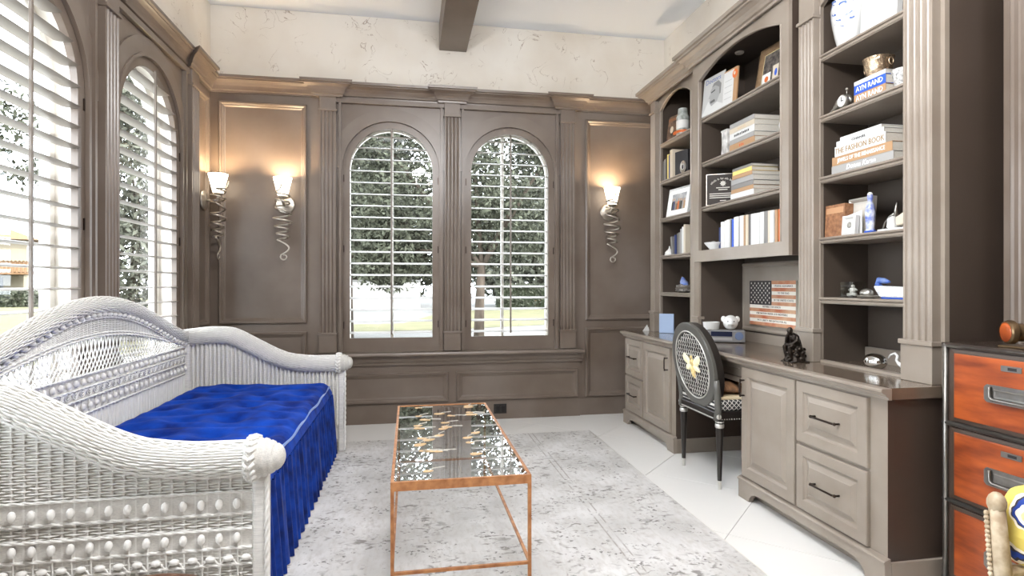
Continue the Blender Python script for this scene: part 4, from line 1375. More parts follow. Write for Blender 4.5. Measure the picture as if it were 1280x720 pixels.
bp_ = MB().prism(lambda a, z, b: (-.225 - .08 * (z - .44) - b, a, z), [(-.205, .46), (.205, .46), (.215, .54), (.21, .625), (.18, .655), (0, .67), (-.18, .655), (-.21, .625), (-.215, .54)], -.05, .035)
bp_.build('back_pad', MATS.get('x') or bpy.data.materials['yellow_floral_cloth'], ac, local=True, bevel=.025, seg=3)
MB().box(-.25, -.215, -.24, .24, .425, .455).build('back_rail', M_carve, ac, local=True, bevel=.006)

# ------------------------------------------------------------------ round drum stool at the lower edge
st = thing('round_stool', 'round brown leather topped stool before the wicker daybed', 'stool', (-.66, 1.45, 0))
M_leather = mat('brown_leather', rgb(104, 72, 52), .5, col2=rgb(74, 48, 34), vscale=20)
MB().lathe([(0, .395), (.20, .395), (.222, .40), (.23, .412), (.226, .425), (.205, .434), (.1, .437), (0, .438)], (0, 0, 0), 40).build('seat', M_leather, st, local=True, smooth=True)
MB().lathe([(.20, .34), (.215, .345), (.215, .392), (.2, .395), (.19, .394), (.19, .345)], (0, 0, 0), 40).build('apron', mat('stool_wood', rgb(92, 62, 42), .4), st, local=True, smooth=40)
for k in range(4):
    t = PI / 4 + k * PI / 2
    MB().lathe([(0, 0), (.014, 0), (.02, .12), (.024, .35), (0, .352)], (.185 * math.cos(t), .185 * math.sin(t), 0), 10).build('leg', MATS['stool_wood'], st, local=True, smooth=40)

# ------------------------------------------------------------------ spiral sconces (local: wall plane y = 0, outwards -y)
M_nickel = mat('antique_nickel', rgb(190, 182, 170), .34, .8)
M_shade = mat('lit_frosted_glass', rgb(250, 244, 232), .4, emit=(1.0, .87, .68, 1), estr=2.6)
def make_sconce():
    r = thing('spiral_sconce', '', 'sconce', (0, 0, 0))
    MB().lathe([(0, 0), (.072, 0), (.076, -.006), (.07, -.014), (.05, -.018), (.03, -.024), (0, -.026)], (0, 0, 0), 28, 'y').build('backplate', M_nickel, r, local=True, smooth=40)
    MB().tube([(0, -.02, 0), (0, -.07, -.005), (0, -.105, .01), (0, -.11, .045)], .011, 8).build('arm', M_nickel, r, local=True, smooth=True)
    MB().lathe([(0, .035), (.02, .035), (.036, .05), (.038, .056), (0, .058)], (0, -.11, 0), 18).build('cup', M_nickel, r, local=True, smooth=40)
    sh = MB().lathe([(.036, .056), (.046, .09), (.060, .15), (.074, .208), (.071, .208), (.057, .15), (.043, .092), (.03, .062)], (0, -.11, 0), 28)
    sh.build('glass_shade', M_shade, r, local=True, smooth=True)
    pts = []; rad = []
    # curl in front of the shade, tight holder turns, open spiral, tail
    for k in range(14):
        t = k / 13; a = -1.2 + 3.6 * t
        pts.append((-.01 + .022 * (1 - .5 * t) * math.cos(a) * (1 if t < .6 else 1) - .02 * t, -.19 + .02 * t, .135 - .02 * math.sin(a) - .03 * t)); rad.append(.0045 + .003 * t)
    for k in range(40):
        t = k / 39; a = PI + 2 * PI * 2.0 * t
        pts.append((.055 * math.cos(a), -.11 + .05 * math.sin(a), .085 - .11 * t)); rad.append(.0075)
    for k in range(1, 90):
        t = k / 89; a = PI + 2 * PI * 4.0 * t
        R = .055 + .022 * math.sin(PI * min(1, t * 1.6)) - .012 * t
        pts.append((R * math.cos(a), -.11 + R * .75 * math.sin(a), -.025 - .275 * t ** .75)); rad.append(.0085)
    x0, y0_, z0 = pts[-1]
    for k in range(1, 34):
        t = k / 33
        if t < .62:
            u = t / .62
            pts.append((x0 + .095 * math.sin(PI * u * .9) - .005 * u, y0_ + (-.11 - y0_) * u, z0 - .125 * u)); rad.append(.0085 - .002 * u)
        else:
            u = (t - .62) / .38; a = PI + 5.2 * u
            q0 = (x0 + .095 * math.sin(PI * .9) - .005, -.11, z0 - .125)
            R = .03 * (1 - .55 * u)
            pts.append((q0[0] + .03 + R * math.cos(a), -.11, q0[2] - .012 + R * math.sin(a) * 1.0)); rad.append(.0065 - .002 * u)
    MB().tube(pts, rad, 7).build('spiral', M_nickel, r, local=True, smooth=True)
    ld = bpy.data.lights.new('sconce_bulb', 'POINT'); ld.energy = SCONCE_W; ld.color = (1.0, .76, .50); ld.shadow_soft_size = .025
    lo = bpy.data.objects.new('bulb_light', ld); COL.objects.link(lo); lo.parent = r; lo.location = (0, -.11, .165)
    return r
SCONCE_W = 6.0
s1 = make_sconce()
G = 'spiral wall sconces'
s1.location = (-1.02, YB - .012, 1.86); s1['label'] = 'lit spiral metal sconce on the window wall next to the corner'; s1['group'] = G
s2 = copy_tree(s1); s2.location = (1.80, YB - .012, 1.86); s2['label'] = 'lit spiral metal sconce between the arched window and the narrow bookcase'
s3 = copy_tree(s1); s3.location = (XL + .012, 4.865, 1.86); s3.rotation_euler = (0, 0, PI / 2); s3['label'] = 'lit spiral metal sconce on the shuttered side wall near the corner'

# ------------------------------------------------------------------ things on the shelves
M_pages = mat('page_edges', rgb(206, 200, 188), .8, var=.12, vscale=200, stretch=(1, 1, 1))
CLR = {'white': (212, 211, 208), 'cream': (200, 188, 168), 'tan': (170, 134, 98), 'brown': (122, 84, 58), 'orange': (206, 104, 46), 'grey': (126, 123, 119),
       'dark grey': (88, 84, 80), 'black': (38, 36, 38), 'navy blue': (36, 50, 96), 'bright blue': (46, 88, 190), 'red': (150, 44, 30), 'yellow': (226, 204, 120), 'pale blue': (150, 168, 196), 'silver grey': (156, 154, 151)}
def cmat(n): return mat('cloth_' + n.replace(' ', '_'), rgb(*CLR[n]), .5)
def spine_map(X0, yc, zc):                            # lettering on a face that looks to -x
    return lambda x, y, z: (X0 - z, yc - x, zc + y)

def worn_marks(n, size):
    # lettering too worn to read: short upright strokes
    mb = MB(); rr = random.Random(n)
    for i in range(n):
        w = size * rr.uniform(.25, .5); a = (i - (n - 1) / 2) * size * .68
        mb.box(a - w / 2, a + w / 2, -size * .3, size * rr.uniform(.15, .35), 0, .0008)
    return mb

def book(colour, label, x, y, z, t, h, d, flat=False, group=None, cat='book', lean=0.0, rz=0.0, text=None, tsize=.02, tcol=None, squash=1.0, shear=0.0):
    """spine looks to -x. upright: t along y, h up. flat: t up, h along y. (x, y, z) = middle of the spine's lower edge"""
    cb = .0025
    c = MB(); p = MB()
    if flat:
        c.box(0, d, -h / 2, h / 2, 0, cb); c.box(0, d, -h / 2, h / 2, t - cb, t); c.box(0, cb, -h / 2, h / 2, cb, t - cb)
        p.box(cb, d - .004, -h / 2 + .003, h / 2 - .003, cb, t - cb)
    else:
        c.box(0, d, -t / 2, -t / 2 + cb, 0, h); c.box(0, d, t / 2 - cb, t / 2, 0, h); c.box(0, cb, -t / 2 + cb, t / 2 - cb, 0, h)
        p.box(cb, d - .004, -t / 2 + cb, t / 2 - cb, .003, h - .003)
    o = c.build('book', cmat(colour), None, local=True, bevel=.0008, seg=1)
    o.location = (x, y, z); o.rotation_euler = (lean, 0, rz)
    if lean: o.location = (x, y, z + abs(math.sin(lean)) * t / 2 + .0005)
    tag(o, label, cat, group)
    p.build('page_block', M_pages, o, local=True)
    if text:
        tm_ = text_mb(text, tsize, squash=squash, shear=shear) if text[0] != '|' else worn_marks(len(text), tsize)
        tm_.map(lambda a, b, c_: (-.0012 - c_, -a, (t if flat else h) / 2 + b) if flat else (-.0012 - c_, -b, h / 2 + a))
        tm_.build('spine_lettering', mat('print_' + (tcol or 'dark'), rgb(*{'dark': (46, 43, 42), 'white': (250, 249, 246), 'gold': (150, 122, 80), 'blue': (50, 84, 170), 'orange': (206, 92, 40), 'tan': (206, 178, 140)}[tcol or 'dark']), .6), o, local=True)
    return o

# --- long row of books over the desk
row = [('navy blue', .022, .150), ('white', .03, .185), ('white', .03, .19), ('white', .025, .192), ('silver grey', .012, .195), ('black', .014, .188), ('bright blue', .012, .19), ('white', .024, .20),
       ('white', .026, .20), ('grey', .012, .197), ('white', .034, .20), ('tan', .012, .198), ('cream', .022, .20), ('dark grey', .03, .20), ('white', .036, .198), ('white', .032, .197), ('white', .03, .199),
       ('grey', .034, .20), ('cream', .02, .198), ('white', .026, .196), ('grey', .014, .195), ('tan', .018, .195), ('orange', .016, .196), ('cream', .022, .195), ('tan', .018, .20), ('red', .016, .18)]
yy = 3.66
k = (3.66 - 2.925) / sum(r[1] for r in row)
ORD = ['', 'first', 'second', 'third', 'fourth', 'fifth', 'sixth', 'seventh', 'eighth', 'ninth', 'tenth', 'eleventh']
tot = {c_: sum(r[0] == c_ for r in row) for c_, _, _ in row}; cnt = {}
for cn, t, h in row:
    t *= k; cnt[cn] = cnt.get(cn, 0) + 1
    lab = '%s-spined book standing in the long row over the desk' % cn if tot[cn] == 1 else '%s %s-spined book from the navy blue book in the long row' % (ORD[cnt[cn]], cn)
    book(cn, lab, 2.105 + random.uniform(0, .012), yy - t / 2, 1.4405, t - .0008, h, .15, group='books in the long row over the desk')
    yy -= t

# --- stack on the second middle shelf
z = SHELVES[1] - .005 + .0005
for cn, t, h, d, lab, tx, tc_ in [('tan', .045, .285, .19, 'thick tan book with orange lettering at the bottom of a stack', '|||', 'orange'), ('silver grey', .03, .275, .2, 'silver grey book lying on the thick tan book', None, None),
        ('white', .042, .28, .2, 'wide white book in the middle of the stack beside the marble bookend', '||||||||||', 'dark'), ('cream', .032, .28, .205, 'cream book lying on the wide white book', '|||||||', 'tan'), ('silver grey', .03, .275, .2, 'topmost silver grey book of the stack beside the marble bookend', None, None)]:
    book(cn, lab, 2.10, 3.37, z, t, h, d, True, text=tx, tsize=t * .6, tcol=tc_); z += t + .0004
# --- stack beside the plaque
z = SHELVES[2] - .005 + .0005
for cn, t, h, d, lab in [('white', .04, .26, .2, 'thick white book at the bottom of the stack beside the plaque'), ('tan', .026, .25, .2, 'tan book lying on the thick white book beside the plaque'), ('grey', .03, .25, .21, 'grey book low in the stack beside the plaque'),
        ('silver grey', .034, .25, .2, 'silver grey book in the middle of the stack beside the plaque'), ('tan', .026, .225, .21, 'tan book high in the stack beside the plaque'), ('yellow', .026, .215, .19, 'pale yellow book near the top of the stack beside the plaque'), ('grey', .018, .22, .19, 'thin grey topmost book of the stack beside the plaque')]:
    book(cn, lab, 2.105, 3.375, z, t, h, d, True); z += t + .0004
# --- fashion stack on the right bookcase
z = SHELVES[2] + .0005
for cn, t, h, x, yc, lab, tx, tc_, ts, sq, sh in [
        ('silver grey', .043, .385, 2.142, 2.43, 'large grey book with white handwritten spine at the bottom of a stack', 'Donna Karan', 'white', .034, 1.0, .3),
        ('tan', .045, .375, 2.145, 2.435, 'large tan book titled JEWELS OF THE RENAISSANCE', 'JEWELS OF THE RENAISSANCE', 'white', .028, .78, 0),
        ('white', .052, .32, 2.15, 2.45, 'large white book titled THE FASHION BOOK', 'THE FASHION BOOK', 'gold', .040, .82, 0),
        ('white', .026, .30, 2.155, 2.455, 'thin white book titled CHANEL', 'CHANEL', 'dark', .017, 1.4, 0),
        ('white', .018, .26, 2.16, 2.455, 'thin white topmost book above the CHANEL book', None, None, .02, 1, 0)]:
    book(cn, lab, x, yc, z, t, h, .25, True, text=tx, tsize=ts, tcol=tc_, squash=sq, shear=sh); z += t + .0004
# --- small stack one shelf up
z = SHELVES[1] + .0005
for cn, t, h, lab, tx, tc_ in [('tan', .044, .19, 'tan book lettered AYN RAND at the bottom of a small stack', 'AYN RAND', 'white'), ('bright blue', .044, .19, 'blue book lettered AYN RAND under the copper pot', 'AYN RAND', 'white'), ('white', .02, .19, 'thin white book between the blue book and the copper pot', None, None)]:
    book(cn, lab, 2.15, 2.385, z, t, h, .15, True, text=tx, tsize=t * .8, tcol=tc_, squash=.9); z += t + .0004
ZPOT = z
# --- left bookcase, second shelf
z = SHELVES[1] + .0005; yy = 4.625
for cn, t, h in [('dark grey', .03, .17), ('grey', .032, .18), ('black', .028, .19), ('yellow', .026, .21), ('navy blue', .024, .20), ('cream', .05, .235)]:
    book(cn, {'black': 'black-spined book on the second shelf of the narrow bookcase'}.get(cn, '%s-spined book in the short row of the narrow bookcase' % cn), 2.14, yy - t / 2, z, t - .001, h, .15, group='short row in the narrow bookcase'); yy -= t
book('black', 'black book standing face out with a round silver plate before it', 2.20, 4.265, z, .03, .20, .15, rz=PI / 2 + .25)
# --- left bookcase, fourth shelf
z = SHELVES[3] + .0005; yy = 4.48
for cn, t, h, ln in [('grey', .03, .15, -.12), ('navy blue', .026, .16, -.03), ('dark grey', .03, .17, 0), ('grey', .03, .175, 0), ('silver grey', .03, .20, 0), ('white', .028, .215, 0), ('cream', .03, .23, 0)]:
    lab = {'grey': 'small grey book beside the white onion-shaped ornament' if ln else 'upright grey book between the dark grey and the silver grey books', 'white': 'white-spined book on the shelf with the onion-shaped ornament'}.get(cn, '%s-spined book on the shelf with the onion-shaped ornament' % cn)
    book(cn, lab, 2.15, yy - t / 2, z, t - .002, h, .15, lean=ln, group='books beside the onion-shaped ornament'); yy -= t + (.03 if ln < -.1 else .014 if ln else 0)
# --- single books
book('pale blue', 'pale blue book leaning upright on the desk in the narrow bookcase', 2.155, 4.44, WT + .002, .02, .16, .12, rz=PI / 2 + .9)
book('orange', 'orange book standing at the back corner above the shell ornaments', 2.30, 2.19, SHELVES[3] + .0005, .03, .22, .1)
o = MB().box(0, .14, -.037, .037, 0, .10).build('slipcase', cmat('dark grey'), None, local=True, bevel=.002)
o.location = (2.27, 2.225, SHELVES[2] + .0005) ; tag(o, 'dark grey slipcase behind the stack of fashion books', 'slipcase')
MB().box(-.001, 0, -.03, .03, .02, .05).build('title_label', cmat('silver grey'), o, local=True)
o.location = (2.405 - .14, 2.194, SHELVES[2] + .0005)

# --- magazines propped on the top middle shelf
ZT1 = SHELVES[0] - .005 + .0005
def propped(name, label, cat, x, y, z, w, h, t, rz, tilt, m_front, m_side, group=None):
    """slab facing local -x, leaning back by tilt; returns root and a face-map (a: picture-right, z: up, b: out)"""
    c, s = math.cos(tilt), math.sin(tilt)
    def MP(a, zz, b): return (zz * s - b * c + 0.0, -a, zz * c + b * s)
    o = MB().abox(MP, -w / 2, w / 2, 0, h, -t, 0).build(name, m_side, None, local=True, bevel=.0008, seg=1)
    o.location = (x, y, z); o.rotation_euler = (0, 0, rz)
    tag(o, label, cat, group)
    return o, MP
def quad(o, MP, name, m, a0, a1, z0, z1, b=.0006):
    return MB().add([MP(a0, z0, b), MP(a1, z0, b), MP(a1, z1, b), MP(a0, z1, b)], [(0, 1, 2, 3)]).build(name, m, o, local=True, fix=False)
def pgon(o, MP, name, m, pts, b=.0008):
    return MB().add([MP(a, z, b) for a, z in pts], [tuple(range(len(pts)))]).build(name, m, o, local=True, fix=False)
def ell(cx, cz, ra, rz_, n=16): return [(cx + ra * math.cos(2 * PI * i / n), cz + rz_ * math.sin(2 * PI * i / n)) for i in range(n)]
M_ph = {k_: mat('print_tone_%d' % k_, rgb(k_, k_, k_ - 2), .5) for k_ in (60, 100, 140, 176, 206, 230)}
for k_, m_ in M_ph.items(): m_.node_tree.nodes['Principled BSDF'].inputs['Base Color'].default_value = rgb(k_ * .88, k_ * .88, k_ * .87)
M_blueink = mat('blue_ink', rgb(52, 92, 176), .5)
mg, MP = propped('magazine', 'magazine with a grey portrait and blue masthead on the top middle shelf', 'magazine', 2.085, 3.715, ZT1, .235, .275, .006, .12, .10, None, cmat('silver grey'))
quad(mg, MP, 'cover_sheet', M_ph[206], -.115, .115, .003, .272)
pgon(mg, MP, 'portrait_face', M_ph[176], [(-.01, .195), (-.035, .165), (-.03, .15), (-.05, .118), (-.03, .112), (-.035, .10), (-.028, .092), (-.032, .08), (-.01, .055), (.05, .075), (.075, .12), (.07, .18), (.03, .205)], .0009)
pgon(mg, MP, 'portrait_hair', M_ph[140], [(-.02, .19), (.0, .215), (.05, .222), (.085, .19), (.085, .12), (.07, .12), (.065, .17), (.02, .195)], .0012)
pgon(mg, MP, 'portrait_brow', M_ph[60], [(-.025, .158), (.02, .168), (.02, .158), (-.022, .150)], .0012)
pgon(mg, MP, 'portrait_shadow', M_ph[100], [(-.03, .092), (.02, .098), (.03, .08), (-.02, .075)], .0012)
pgon(mg, MP, 'portrait_coat', M_ph[230], [(-.115, .003), (-.05, .10), (-.01, .055), (.05, .07), (.115, .04), (.115, .003)], .0010)
t_ = text_mb('Doctors', .05); t_.map(lambda a, b, c_: MP(a - .01, .242 + b, .0012)); t_.build('masthead', M_blueink, mg, local=True)
mg2, MP = propped('magazine', 'white magazine with an orange flower beside the portrait magazine', 'magazine', 2.10, 3.52, ZT1, .14, .245, .012, .12, .08, None, cmat('tan'))
quad(mg2, MP, 'cover_sheet', M_ph[230], -.068, .035, .004, .235)
pgon(mg2, MP, 'orange_flower', cmat('orange'), ell(.045, .20, .026, .03), .001)
pgon(mg2, MP, 'flower_heart', cmat('cream'), ell(.04, .205, .01, .012), .0014)
for i in range(4): quad(mg2, MP, 'text_line', M_ph[176], -.055, .02, .05 + i * .04, .053 + i * .04, .001)

# --- large gilt picture on the same shelf
def picture(name, label, x, y, z, w, h, rz, tilt, fw, m_frame, m_mat, m_pic, matw=.02, depth=.016, cat='picture frame'):
    o, MP = propped(name, label, cat, x, y, z, w, h, depth, rz, tilt, None, m_frame)
    MB().nested(MP, -w / 2, w / 2, 0, h, [(0, -.002), (0, .008), (fw * .4, .012), (fw * .8, .006), (fw, .001)], cap=False).build('moulding', m_frame, o, local=True)
    quad(o, MP, 'mount', m_mat, -w / 2 + fw * .9, w / 2 - fw * .9, fw * .9, h - fw * .9, .0012)
    f2 = fw + matw
    quad(o, MP, 'print', m_pic, -w / 2 + f2, w / 2 - f2, f2, h - f2, .002)
    return o, MP
M_photo1 = mat('faded_group_print', rgb(120, 112, 104), .5, col2=rgb(44, 40, 40), vscale=40, detail=5)
pf, MP = picture('picture_frame', 'large gilt framed dark picture leaning on the top middle shelf', 2.21, 3.17, ZT1, .42, .315, .06, .18, .045, mat('gilt_wood', rgb(150, 122, 92), .4, .3, var=.3, vscale=30), mat('gilt_liner', rgb(226, 212, 158), .45), M_photo1, .004)
for nm, lab, y_, w_, h_, cn, inner in [('greeting_card', 'small white card with an orange stamp before the gilt picture', 3.20, .075, .10, 'white', 'orange'), ('greeting_card', 'narrow card with a blue figure before the gilt picture', 3.11, .05, .125, 'cream', 'bright blue'), ('greeting_card', 'brown card with a red corner before the gilt picture', 3.035, .06, .13, 'brown', 'red')]:
    c_, MP = propped(nm, lab, 'card', 2.15, y_, ZT1, w_, h_, .004, .05, .12, None, cmat(cn))
    pgon(c_, MP, 'card_motif', cmat(inner), ell(.006, h_ * .62, w_ * .24, h_ * .18), .0008)
jar = thing('lidded_jar', 'small white jar half hidden behind the middle bookcase frame', 'jar', (2.19, 3.03, SHELVES[1] - .005))
MB().lathe([(0, 0), (.03, 0), (.048, .03), (.052, .06), (.044, .10), (.03, .118), (0, .12)], (0, 0, .0005), 20).build('body', cmat('white'), jar, local=True, smooth=50)
MB().lathe([(.032, .118), (.034, .124), (.02, .134), (.006, .138), (.008, .15), (0, .154)], (0, 0, .0005), 18).build('lid', cmat('white'), jar, local=True, smooth=50)
# marble bookend with curl
be_ = thing('marble_bookend', 'grey veined white bookend with a curled top beside stacked books', 'bookend', (2.13, 3.575, SHELVES[1] - .0045))
M_marble = mat('veined_marble', rgb(228, 226, 222), .3, col2=rgb(150, 146, 142), vscale=22, detail=7)
MB().prism(lambda a, z, b: (b, a, z), [(-.035, 0), (.045, 0), (.035, .08), (.038, .155), (.048, .162), (.048, .172), (-.03, .172), (-.028, .08)], -.03, .04).build('block', M_marble, be_, local=True, bevel=.006)
MB().tube([(.0, -.03 - .022 * math.cos(t) * (1 - t / 9), .150 + .022 * math.sin(t) * (1 - t / 9)) for t in np.linspace(0, 6.0, 26)], .006, 7).build('curl', M_marble, be_, local=True, smooth=True)
# dark plaque turned to the room
pq, MP = propped('award_plaque', 'dark bronze plaque with arched lettering and a star emblem', 'plaque', 2.14, 3.66, SHELVES[2] - .0045, .225, .225, .012, 1.02, .06, None, mat('plaque_edge', rgb(170, 164, 154), .35, .6))
pq.location = (2.172, 3.715, SHELVES[2] - .0045)
M_plq = mat('plaque_face', rgb(58, 52, 48), .55, 0, spec=.2)
quad(pq, MP, 'face_sheet', M_plq, -.108, .108, .005, .221)
M_engr = mat('plaque_engraving', rgb(190, 184, 174), .5)
for i, ch_ in enumerate('||||||| || ||| |||| |||||||'):
    n_ = len('||||||| || ||| |||| |||||||'); a_ = (i / (n_ - 1) - .5) * 1.7
    if ch_ == ' ': continue
    g_ = MB().box(-.003, .003, -.006, .004 + .002 * (i % 3), 0, .0008); ca, sa = math.cos(-a_), math.sin(-a_)
    g_.map(lambda p_, q_, r_, a_=a_, ca=ca, sa=sa: MP(.105 * math.sin(a_) + p_ * ca - q_ * sa, .085 + .105 * math.cos(a_) + p_ * sa + q_ * ca, .0012))
    g_.build('arched_mark', M_engr, pq, local=True)
star = []
for i in range(16):
    r_ = .022 if i % 2 == 0 else .014
    star.append((r_ * math.sin(2 * PI * i / 16), .155 + r_ * math.cos(2 * PI * i / 16)))
pgon(pq, MP, 'star_emblem', M_engr, star, .001)
for z_, w_ in ((.122, .045), (.108, .03), (.08, .09), (.066, .09), (.052, .09), (.03, .02)):
    quad(pq, MP, 'engraved_line', M_engr, -w_, w_, z_, z_ + .006, .001)
# white openwork cube
lo_ = thing('openwork_box', 'small white openwork box at the end of the plaque shelf', 'box', (2.17, 2.975, SHELVES[2] - .005))
fb = MB()
for x in (-.03, .03):
    for y_ in (-.03, .03): fb.box(x - .004, x + .004, y_ - .004, y_ + .004, .0005, .085)
for z_ in (.004, .081, .045):
    for s in (-.03, .03): fb.box(-.03, .03, s - .003, s + .003, z_ - .003, z_ + .003); fb.box(s - .003, s + .003, -.03, .03, z_ - .003, z_ + .003)
fb.build('frame', cmat('white'), lo_, local=True)
MB().lathe([(0, .008), (.016, .008), (.018, .05), (0, .05)], (0, 0, 0), 12).build('candle', cmat('cream'), lo_, local=True, smooth=40)
# bowl below
bw = thing('scalloped_bowl', 'low white bowl before the long row of books', 'bowl', (2.115, 3.715, 1.4405))
MB().lathe([(0, 0), (.04, 0), (.044, .008), (.072, .042), (.076, .05), (.071, .05), (.045, .014), (0, .012)], (0, 0, 0), 26).build('body', cmat('white'), bw, local=True, smooth=50)
for k_, (x, y_) in enumerate(((.0, .02), (.02, -.02), (-.02, -.01))):
    MB().ball((x, y_, .042), .022, .022, .018).build('pebble', cmat('silver grey'), bw, local=True, smooth=True)

# --- right bookcase: jar, canvas
jr = thing('ginger_jar', 'white porcelain jar with blue brushwork on the highest shelf', 'jar', (2.215, 2.585, SHELVES[0]))
M_delft = mat('blue_on_white_glaze', rgb(206, 206, 204), .2, coat=.3)
MB().lathe([(0, .0005), (.05, .0005), (.054, .01), (.068, .07), (.082, .15), (.086, .20), (.078, .245), (.055, .275), (.05, .30), (.054, .305), (0, .306)], (0, 0, 0), 32).build('body', M_delft, jr, local=True, smooth=50)
M_delblue = mat('delft_blue', rgb(56, 88, 170), .25, col2=rgb(110, 130, 170), vscale=40)
rd = random.Random(5)
for k_ in range(22):
    t = rd.uniform(2.4, 4.4); zz = rd.uniform(.10, .25)
    R_ = float(np.interp(zz, [.07, .15, .20, .245], [.068, .082, .086, .078])) + .0008
    s_ = rd.uniform(.008, .018)
    pts = [(R_ * math.cos(t + s_ * math.cos(u) / R_ * 1.3), R_ * math.sin(t + s_ * math.cos(u) / R_ * 1.3), zz + s_ * .7 * math.sin(u + k_)) for u in np.linspace(0, 2 * PI, 8, endpoint=False)]
    MB().add(pts, [tuple(range(8))]).build('brush_mark', M_delblue, jr, local=True)
cv, MP = propped('blank_canvas', 'blank white canvas standing beside the porcelain jar', 'canvas', 2.20, 2.39, SHELVES[0] + .0005, .215, .28, .03, .0, .05, None, cmat('white'))
quad(cv, MP, 'canvas_face', mat('bright_canvas', rgb(214, 213, 210), .8, bump=.1, bscale=300), -.1075, .1075, 0, .28)
# copper pot on the small stack
pt = thing('copper_pot', 'hammered copper pot with ring handles on the AYN RAND books', 'pot', (2.215, 2.40, ZPOT))
M_ham = mat('hammered_copper', rgb(206, 180, 150), .22, .85, var=.35, vscale=40, bump=.6, bscale=50)
MB().lathe([(0, .0003), (.045, .0003), (.052, .01), (.06, .045), (.066, .085), (.068, .09), (.064, .09), (.057, .045), (.048, .012), (0, .012)], (0, 0, 0), 28).build('body', M_ham, pt, local=True, smooth=50)
for s in (-1, 1):
    MB().tube([(.0, s * .064, .06 ) if False else (.012 * math.sin(t), s * (.066 + .008), .055 + .016 * math.cos(t)) for t in np.linspace(0, 2 * PI, 14, endpoint=False)], .0035, 6, closed=True).build('ring_handle', M_ham, pt, local=True, smooth=True)
# iron scroll stand + patterned cup at right
isd = thing('iron_scrolls', 'black iron scroll ornament standing behind the copper pot', 'ornament', (2.29, 2.265, SHELVES[1]))
MB().box(-.02, .02, -.03, .03, .0005, .11).build('box_foot', cmat('tan'), isd, local=True, bevel=.002)
for k_ in range(4):
    x_ = -.018 + .012 * k_
    MB().tube([(x_, .0 + .03 * math.cos(t), .146 + .034 * math.sin(t)) for t in np.linspace(0, 2 * PI, 18, endpoint=False)], .0035, 6, closed=True).build('iron_ring', M_black, isd, local=True, smooth=True)
cp = thing('patterned_cup', 'white cup with speckled pattern at the end of the shelf', 'cup', (2.185, 2.235, SHELVES[1]))
MB().lathe([(0, .0005), (.026, .0005), (.028, .01), (.036, .05), (.044, .085), (.041, .085), (.033, .05), (.024, .012), (0, .012)], (0, 0, 0), 22).build('body', mat('speckled_china', rgb(228, 226, 222), .3, col2=rgb(120, 118, 116), vscale=90), cp, local=True, smooth=50)
# small clock lying on its figural support
ck = thing('figural_clock', 'small silver mantel clock with a round white dial', 'clock', (2.165, 2.565, SHELVES[1]))
M_sil = mat('tarnished_silver', rgb(178, 174, 166), .3, .85, var=.3, vscale=50)
MB().tube([(.0, .10, .008), (.0, .06, .02), (0, .03, .045), (0, .0, .062), (0, -.03, .058), (0, -.055, .03)], [.006, .014, .02, .018, .014, .008], 8).build('figure', M_sil, ck, local=True, smooth=True)
MB().box(-.02, .02, -.07, .11, .0005, .008).build('base', M_sil, ck, local=True, bevel=.003)
dl = MB().lathe([(0, -.026), (.03, -.026), (.033, -.022), (.033, -.008), (0, -.008)], (0, -.015, .04), 24, 'x'); dl.build('case', M_sil, ck, local=True, smooth=40)
MB().lathe([(0, -.0275), (.027, -.0275), (.027, -.0262), (0, -.0262)], (0, -.015, .04), 24, 'x').build('dial', cmat('white'), ck, local=True)
MB().box(-.029, -.0276, -.017, -.013, .04, .060).build('hand', M_black, ck, local=True); MB().box(-.029, -.0276, -.030, -.015, .038, .042).build('hand', M_black, ck, local=True)
MB().tube([(0, -.02, .07), (0, -.022, .095)], .003, 6).ball((0, -.022, .10), .008).build('finial', M_sil, ck, local=True, smooth=True)

# --- shelf with frames
lb, MP = propped('leather_box', 'embossed brown leather case at the dark end of the shelf', 'case', 2.15, 2.615, SHELVES[3] + .0005, .135, .165, .05, 0, .04, None, mat('embossed_leather', rgb(158, 112, 78), .5, col2=rgb(116, 76, 50), vscale=50, bump=.3, bscale=90))
quad(lb, MP, 'embossed_strip', mat('tan_strip', rgb(178, 136, 100), .5), -.06, .06, .12, .15)
sf, MP = picture('picture_frame', 'pale silver picture frame behind the small embossed frame', 2.20, 2.50, SHELVES[3] + .0005, .155, .185, 0, .07, .02, mat('satin_silver', rgb(190, 187, 180), .35, .5), mat('grey_mount', rgb(176, 172, 164), .6), mat('pale_print', rgb(196, 190, 180), .5, var=.2, vscale=25), .01)
sf2, MP = picture('picture_frame', 'small white embossed frame before the silver picture frame', 2.14, 2.50, SHELVES[3] + .0005, .085, .095, 0, .08, .016, cmat('white'), cmat('silver grey'), mat('embossed_white', rgb(214, 212, 208), .4, bump=.8, bscale=80), .002)
MB().lathe([(.012, 0), (.016, .002), (.012, .004), (.008, .002)], (0, 0, 0), 16, 'x').map(lambda x, y_, z: MP(y_, .048 + z, x + .002)).build('medallion', M_sil, sf2, local=True, smooth=True)
wc = MB().prism(lambda a, z, b: (b, a, z), [(-.05, .0), (.05, .0), (.044, .10), (-.05, .115)], 0, .003)
o = wc.build('note_card', cmat('white'), None, local=True); o.location = (2.168, 2.50, SHELVES[3] + .0005); tag(o, 'plain white card standing between the two picture frames', 'card')
fg = thing('porcelain_figure', 'tall slim blue and white porcelain figurine', 'figurine', (2.155, 2.385, SHELVES[3]))
MB().lathe([(0, .0005), (.022, .0005), (.024, .008), (.016, .02), (.02, .06), (.022, .10), (.016, .135), (.009, .15), (.013, .165), (.012, .18), (0, .19)], (0, 0, 0), 18).build('robe', mat('cobalt_robe', rgb(40, 74, 176), .25, col2=rgb(206, 208, 214), vscale=30, detail=3), fg, local=True, smooth=50)
MB().ball((0, .0, .182), .012).build('head', M_delft, fg, local=True, smooth=True)
